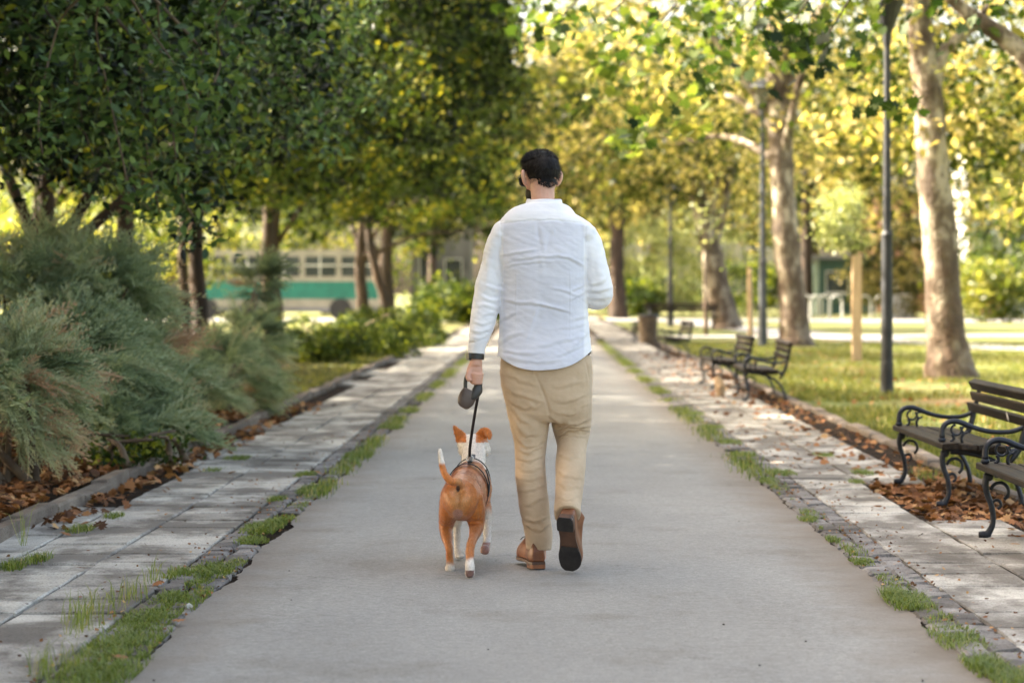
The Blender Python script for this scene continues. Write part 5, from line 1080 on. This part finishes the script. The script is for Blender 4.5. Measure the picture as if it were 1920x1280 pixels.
def trous_noise(v, px, py):
    a = noise.noise(Vector((v.x*8, v.y*8, v.z*11)))*.0040+noise.noise(Vector((v.x*16, v.y*14, v.z*30)))*.0012
    a += (1-abs(noise.noise(Vector((v.x*11+3+5*v.z, v.y*7, v.z*19-v.x*15+2*noise.noise(Vector((v.x*6, v.z*6, 3))))))*2.4))*.0008
    return a
me = folds(me, [(p_, a_*(.6 if a_ < .011 else .9), w_*.85) for p_, a_, w_ in TF], trous_noise); link('trousers', me, M['chino'], man, smooth=True)
mb = MB(); mb.tube([P(1104, 668, -.01+TD), P(1108, 684, 0+TD), P(1110, 700, .0+TD)], [(.004, .003)]*3, 8); mb.build('pocket_edge', M['chino'], man)
# --- shoes
def cat(st_):
    pts, _ = smooth_path([Vector(q) for q in st_], [(1, 1)]*len(st_), 4); return [(p.y*0+p.x, max(p.y, .004), p.z) for p in pts]
def shoe(rot, org):
    root = bpy.data.objects.new('shoe', None)
    def X(v): return org+rot @ Vector(v)
    st = [(0, .026, 0), (.02, .033, 0), (.06, .035, 0), (.12, .032, .004), (.17, .038, .008), (.215, .047, .010), (.25, .045, .010), (.278, .034, .007), (.292, .014, .004)]
    def outline(st_, grow=0):
        st_ = cat(st_)
        L = [(-w_-grow+cx_, y) for y, w_, cx_ in st_]; Rr = [(w_+grow+cx_, y) for y, w_, cx_ in st_]; return L+Rr[::-1]
    up = MB(); R_ = []
    # upper: stacked outlines rising to the ankle opening
    prof = [(0.0, 1.0, 0, 1.0), (.012, 1.06, 0, 1.0), (.03, 1.03, 0, .985), (.045, .93, 0, .93)]
    ol = outline(st)
    for z, wsc, _, lsc in prof: R_.append([X((x*wsc, y*lsc if y > .1 else y, z+.0)) for x, y in ol])
    for z, top, wsc in ((.062, .235, .84), (.078, .195, .82), (.095, .15, .82), (.112, .125, .86), (.122, .12, .9)):
        R_.append([X((x*wsc, .004+y/.292*top, z-(.006 if y < .03 else 0))) for x, y in ol])
    up.rings(R_); me = remesh(up, .0035, 5)
    shoe_o = link('shoe', me, M['leather'], man, smooth=True)
    so = MB(); R_ = []
    for z, g_ in ((-.0005, .002), (-.012, .004), (-.013, .002)): R_.append([X((x, y, z)) for x, y in outline(st, g_)])
    so.rings(R_); so.build('sole', M['sole_mid'], shoe_o)
    hl = MB(); hs = [(0, .024, 0), (.012, .032, 0), (.035, .036, 0), (.068, .035, 0), (.072, .032, 0)]; R_ = []
    for z, g_ in ((-.0135, .002), (-.030, .002)): R_.append([X((x, y-.002, z)) for x, y in outline(hs, g_)])
    hl.rings(R_); hl.build('heel', M['leather'] if rot[2][2] > .5 else M['sole_mid'], shoe_o)
    hl = MB(); R_ = []
    for z in (-.0303, -.034): R_.append([X((x, y-.002, z)) for x, y in outline(hs, 0)])
    hl.rings(R_); hl.build('heel_cap', M['sole'], shoe_o)
    fs = [(.165, .034, .008), (.19, .044, .010), (.215, .048, .010), (.25, .046, .010), (.278, .035, .007), (.293, .015, .004)]; fm = MB(); R_ = []
    for z in (-.0132, -.0165): R_.append([X((x, y, z)) for x, y in outline(fs, .001)])
    fm.rings(R_); fm.build('tread', M['sole'], shoe_o)
    lc = MB()
    for y in (.135, .155, .175): lc.tube([X((-.022, y, .082-(y-.13)*.3)), X((0, y, .094-(y-.13)*.3)), X((.022, y, .082-(y-.13)*.3))], [.003]*3, 6)
    lc.tube([X((0, .14, .095)), X((.03, .13, .105)), X((.045, .14, .09)), X((.02, .145, .09)), X((-.03, .13, .10)), X((-.045, .145, .085))], [.002]*6, 6, sub=3); lc.build('lace', M['black'], shoe_o)
    return shoe_o
ua = Matrix.Rotation(math.radians(15), 3, 'Z'); shoe(ua, P(1012, 1067, TD-.075)+Vector((-.005, 0, .034)))
yv = Vector((.045, .5, -.86)).normalized(); zv = Vector((.24, .85, .5)); zv = (zv-yv*zv.dot(yv)).normalized(); xv = yv.cross(zv)
shoe(Matrix((xv, yv, zv)).transposed(), P(1062, 963, TD-.31))

# ------------------------------------------------------------------ the dog
dog = thing('dog', 'stocky tan and white dog with a raised white tipped tail walking beside the man', 'dog', tuple(P(870, 1069, .1)))
mb = MB()
body = [((861, 926, -.175), (R(10), R(12))), ((862, 929, -.165), (R(22), R(25))), ((863, 932, -.135), (R(32), R(35))), ((864, 934, -.09), (R(37), R(39))), ((866, 932, -.02), (R(38), R(44))), ((870, 925, .12), (R(34), R(44))), ((876, 920, .26), (R(38), R(52))), ((882, 917, .38), (R(42), R(55))), ((885, 905, .47), (R(34), R(44))), ((887, 882, .53), (R(26), R(32))), ((888, 858, .57), (R(24), R(26))), ((888, 842, .62), (R(24), R(24)))]
mb.tube([P(*c) for c, r in body], [r for c, r in body], 26, ref=(0, 0, 1), sub=4)
mb.ell(P(888, 834, .66), (R(31), .085, R(23)), 18); mb.tube([P(890, 838, .70), P(893, 843, .77), P(895, 846, .83), P(895, 847, .85)], [(R(17), R(14)), (R(14), R(12)), (R(11), R(10)), (R(5), R(5))], 14, ref=(0, 0, 1), sub=2)
for s, cx_ in ((-1, 877), (1, 900)): mb.ell(P(cx_+(8 if s > 0 else -6), 844, .66), (R(13), .05, R(14)), 12)
# haunches and legs
def dl(rows, seg=14): mb.tube([P(*r[:3]) for r in rows], [(R(r[3]), R(r[4])) if len(r) > 4 else R(r[3]) for r in rows], seg, sub=4)
dl([(846, 925, -.06, 20, 34), (843, 950, -.03, 20, 32), (839, 972, .02, 16, 26), (836, 992, .02, 12.5, 18), (839, 1012, -.03, 9, 12), (842, 1028, -.07, 7, 9), (843, 1042, -.06, 6.5, 7.5), (844, 1056, -.05, 7, 8), (844, 1063, -.04, 8.5, 10), (844, 1067, -.02, 9, 14)])
mb.ell(P(843, 1064, .0), (R(9.5), R(14), R(5.2)), 12)
dl([(884, 925, -.06, 22, 34), (888, 950, -.04, 22, 32), (892, 972, -.02, 18, 25), (893, 990, -.04, 13, 17), (888, 1007, -.12, 8.5, 12), (883, 1020, -.22, 8, 10), (881, 1034, -.27, 8.5, 9), (881, 1048, -.31, 7.5, 8), (881, 1062, -.335, 8.5, 8), (881, 1072, -.33, 9, 9)])
mb.ell(P(881, 1073, -.33), (R(9.5), R(8), R(10.5)), 12)
for dx, dz in ((-5.5, 3), (-1.8, 7), (2.2, 7), (5.8, 3)): mb.ell(P(881+dx, 1071+dz, -.345), (R(2.8), R(3.5), R(3.6)), 8)
dl([(862, 930, .42, 17, 24), (858, 960, .42, 12, 15), (857, 985, .43, 8, 10), (857, 1010, .42, 7, 8), (858, 1028, .41, 7, 8), (860, 1038, .40, 8.5, 10)]); mb.ell(P(862, 1042, .38), (R(10.5), R(16), R(5.5)), 12)
dl([(900, 930, .40, 18, 26), (910, 955, .38, 12.5, 17), (914, 975, .37, 9, 11), (914, 995, .35, 8, 9), (914, 1010, .33, 7.5, 8), (912, 1020, .29, 8, 8), (909, 1031, .25, 9, 8), (908, 1036, .24, 8, 7)]); mb.ell(P(909, 1030, .245), (R(9.5), R(8), R(10)), 12)
for dx, dz in ((-5, 2), (-1.8, 6), (2, 6), (5.5, 3)): mb.ell(P(909+dx, 1030+dz, .232), (R(2.8), R(3), R(3.6)), 8)
# tail, scrotum, ears
mb.tube([P(862, 910, -.15), P(858, 903, -.19), P(848, 903, -.22), (P(838, 895, -.22)), P(831, 881, -.20), P(828, 866, -.19), P(826, 850, -.19), P(825, 840, -.19)], [R(9), R(8), R(7.5), R(7), R(6.2), R(5.6), R(4.6), R(1.8)], 12, sub=4)
for dx in (-3.5, 4): mb.ell(P(858+dx, 963, -.13), (R(6), R(6), R(8)), 12)
def ear(pts, w_): mb.tube(pts, w_, 12, ref=(0, 1, 0), sub=4)
ear([P(870, 832, .66), P(865, 820, .655), P(858, 809, .65), P(850, 797, .645)], [(R(14), R(5)), (R(13), R(3.6)), (R(8.5), R(2.8)), (R(1.8), R(1.6))])
ear([P(900, 830, .66), P(903, 817, .645), P(910, 809, .62), P(917, 813, .60), P(918, 824, .59)], [(R(13.5), R(5)), (R(13.5), R(3.8)), (R(10), R(3.4)), (R(7), R(3)), (R(3), R(2))])
me = remesh(mb, .0045, 4)
me = folds(me, [([(859, 912), (860, 930), (859, 962)], -.013, .011), ([(838, 955), (836, 985), (838, 1000)], -.004, .008), ([(898, 940), (900, 965), (896, 985)], -.004, .009), ([(846, 915), (842, 940), (845, 965)], .004, .016), ([(874, 915), (880, 940), (878, 965)], .005, .018)], lambda v, a_, b_: 0)
n = len(me.vertices); col = np.zeros((n, 4), np.float32); col[:, 3] = 1
tan = np.array([.54, .175, .032]); dtan = np.array([.32, .09, .018]); lt = np.array([.55, .27, .10]); wh = np.array([.72, .66, .58]); pk = np.array([.45, .24, .19]); dk = np.array([.035, .02, .018])
def sstep(a, b_, x): t = min(1, max(0, (x-a)/(b_-a))); return t*t*(3-2*t)
for i, v in enumerate(me.vertices):
    c = v.co; px = HX+c.x*F/c.y; py = HY-(c.z-H)*F/c.y; dy = c.y-10.73; nz = noise.noise(c*14)*7; nn = v.normal
    k = tan*(1-.0)+0; k = tan*.9+dtan*.0
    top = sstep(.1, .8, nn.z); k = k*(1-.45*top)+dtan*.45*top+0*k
    if dy < .2:                                     # pale rump and inner thighs
        g_ = sstep(34, 4, abs(px-860)*1.0+abs(py-935)*.32+nz*.6)*(1 if nn.y < .1 else 0); k = k*(1-g_*.85)+lt*g_*.85
        if py > 985: g_ = sstep(-3, 3, (857-px)*0+ (nn.x if px > 860 else -nn.x)*-3-.3); k = k*(1-.45*g_)+lt*.45*g_
        if px < 862: w_ = sstep(1052, 1062, py+nz)
        else: w_ = sstep(1040, 1050, py+nz)
        k = k*(1-w_)+wh*w_
        if px > 868 and py > 1069 and nn.y < -.3: k = pk*.45
    elif py > 938 and dy > .2 and dy < .47:
        w_ = sstep(945, 968, py+nz*.6) if px > 880 else sstep(940, 962, py+nz*.6); k = k*(1-w_)+(wh*.9)*w_
        if px > 895 and py > 1016 and nn.y < -.1: k = pk*.75+dk*.2
    if dy > .44 and py < 945:                         # white neck and head between tan ears
        w_ = sstep(.46, .50, dy+nz*.002); k = k*(1-w_)+wh*w_
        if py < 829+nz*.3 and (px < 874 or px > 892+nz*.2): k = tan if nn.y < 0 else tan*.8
    if dy < -.12 and px < 856 and py < 912:            # tail
        w_ = sstep(873, 866, py+nz*.4); k = tan*(1-w_)+wh*1.1*w_
    if dy < .0 and (px-859)**2/14+(py-916)**2/36 < 1 and nn.y < 0: k = dk*2
    if dy < -.1 and ((px-858)/10)**2+((py-963)/9)**2 < 1: k = pk*.9+lt*.1
    k = k*(1+.12*noise.noise(c*60)+.1*noise.noise(c*160)); col[i, :3] = k
a = me.color_attributes.new('coat', 'FLOAT_COLOR', 'POINT'); a.data.foreach_set('color', col.ravel())
m, nt_, b, o_ = newmat('dog_coat'); ca = nt_.nodes.new('ShaderNodeAttribute'); ca.attribute_name = 'coat'
t = texnoise(nt_, 260, 3, stretch=(1, .4, .4)); r_ = ramp(nt_, [(.3, (.8, .8, .8)), (.7, (1.15, 1.15, 1.15))]); nt_.links.new(t.outputs[0], r_.inputs[0]); nt_.links.new(mix(nt_, ca.outputs['Color'], r_.outputs[0], 1, 'MULTIPLY'), b.inputs['Base Color'])
b.inputs['Roughness'].default_value = .4; b.inputs['Specular IOR Level'].default_value = .45; b.inputs['Sheen Weight'].default_value = .15; bump(nt_, b, t.outputs[0], .35, .002); M['coat'] = m
NN = [v.normal.copy() for v in me.vertices]; CC_ = [v.co.copy() for v in me.vertices]
me.vertices.foreach_set('co', np.array([tuple(c+q*(.0022*noise.noise(c*22)+.0012*noise.noise(c*60))) for c, q in zip(CC_, NN)], np.float32).ravel()); me.update()
link('body', me, M['coat'], dog, smooth=True)
rgf = np.random.RandomState(5); nv = len(me.vertices); co = np.empty(nv*3, np.float32); me.vertices.foreach_get('co', co); co = co.reshape(-1, 3); no = np.empty(nv*3, np.float32); me.vertices.foreach_get('normal', no); no = no.reshape(-1, 3)
idx = rgf.randint(0, nv, 26000); c = co[idx]; q = no[idx]; fl = np.array([0, -.75, -.55])+rgf.normal(size=(len(idx), 3))*.22; fl -= (fl*q).sum(1)[:, None]*q; fl /= np.linalg.norm(fl, axis=1)[:, None]+1e-6
sd_ = np.cross(fl, q)*.0009; c = c+np.cross(fl, q)*rgf.uniform(-.002, .002, len(idx))[:, None]; ln = rgf.uniform(.005, .011, len(idx))[:, None]
v = np.stack([c-sd_, c+sd_, c+fl*ln+q*ln*.28], 1).reshape(-1, 3); fm_ = npmesh('fur', v, np.arange(len(idx)*3).reshape(-1, 3)); a = fm_.color_attributes.new('coat', 'FLOAT_COLOR', 'POINT'); cc_ = np.repeat(col[idx]*np.concatenate([np.repeat(rgf.uniform(.75, 1.25, (len(idx), 1)), 3, 1), np.ones((len(idx), 1))], 1), 3, 0).astype(np.float32); a.data.foreach_set('color', cc_.ravel())
o = link('fur', fm_, M['coat'], dog, shift=False); o['kind'] = 'stuff'
# harness: a strap round the chest behind the shoulders, side straps, ring
M['strap'] = simple('black_webbing', (.010, .010, .011), (.022, .022, .024), 30, .6, .3, 300, .001)
def band(cpts, rad, w_, tilt=0, name='harness', arc_=(0, 360), parent=dog):
    (cx, cy, cd) = cpts; R_ = []; n_ = 40
    for i in range(n_+1):
        a = math.radians(arc_[0]+(arc_[1]-arc_[0])*i/n_); ct, st_ = math.cos(a), math.sin(a)
        q = []
        for (g_, ww) in ((0, -w_), (.004, -w_), (.004, w_), (0, w_)):
            p = P(cx, cy, cd); q.append(p+Vector((ct*(R(rad[0])+g_), ww+tilt*st_*R(rad[1]), st_*(R(rad[1])+g_))))
        R_.append(q)
    mb.rings(R_, True)
mb = MB(); band((876.5, 919.5, .28), (39.5, 53.5), .011, -.55, arc_=(-60, 240)); hv_ = mb.build('harness', M['strap'], dog)
mb = MB(); band((884, 903, .47), (36, 46.5), .010, -.25, arc_=(-60, 240)); mb.build('collar_strap', M['strap'], hv_)
mb = MB(); mb.tube([P(881, 866, .24), P(884, 860, .33), P(886, 857, .42), P(887, 853, .46)], [(.012, .005)]*4, 8, ref=(0, 0, 1), sub=2); mb.build('back_strap', M['strap'], hv_)
mb = MB(); mb.tube([P(911, 880, .30), P(918, 905, .30), P(915, 930, .28)], [(.004, .010)]*3, 8, sub=2); mb.build('side_strap', M['strap'], hv_)
mb = MB(); c = P(881, 862, .26); mb.rings([[c+Vector((math.cos(a)*(.015+.003*math.cos(b_)), .003*math.sin(b_), .006+math.sin(a)*(.015+.003*math.cos(b_)))) for b_ in np.linspace(0, 2*math.pi, 6, False)] for a in np.linspace(0, 2*math.pi, 20, False)], False, True); mb.build('ring', M['steel'], hv_)
# retractable leash in the left hand
le = thing('retractable_leash', 'black and taupe retractable dog leash held in the left hand of the man', 'leash', tuple(P(882, 740, -.04)))
mb = MB(); LD = TD-.085
mb.tube([P(883, 731, LD), P(878, 741, LD), P(873, 752, LD), P(869, 760, LD), P(867, 763.5, LD)], [(R(14), .017), (R(16.5), .021), (R(16), .022), (R(12), .019), (R(6), .012)], 20, sub=3, sq=2.6); mb.build('casing', M['brown_plastic'], le, True)
mb = MB(); mb.tube([P(897, 720, LD+.002), P(895, 732, LD), P(889, 742, LD), P(884, 747, LD)], [(R(7), .015), (R(10), .022), (R(8), .024), (R(3.5), .02)], 16, sub=3, sq=2.6); mb.build('front_shell', M['grey_plastic'], le, True)
mb = MB(); mb.tube([P(874, 738, LD), P(872.5, 722, LD), P(874, 708, LD), P(880, 700, LD), P(888, 699.5, LD), P(897, 706, LD), P(901, 718, LD), P(899, 730, LD)], [(R(3.6), .011)]*8, 12, sub=4, sq=3); mb.build('handle', M['grey_plastic'], le, True)
sp = [P(897, 738, LD), P(891, 772, LD+.08), P(885, 810, LD+.17), P(881, 840, .20), P(880.5, 858, .255)]
mb = MB(); pp, _ = smooth_path(sp, [(1, 1)]*5, 6); mb.tube(pp, [(.0065, .0022)]*len(pp), 8); st_o = mb.build('strap', M['strap'], le)
mb = MB(); mb.tube([P(881, 852, .245), P(881, 862, .262)], [(.007, .006), (.005, .005)], 8); mb.build('hook', M['steel'], st_o)
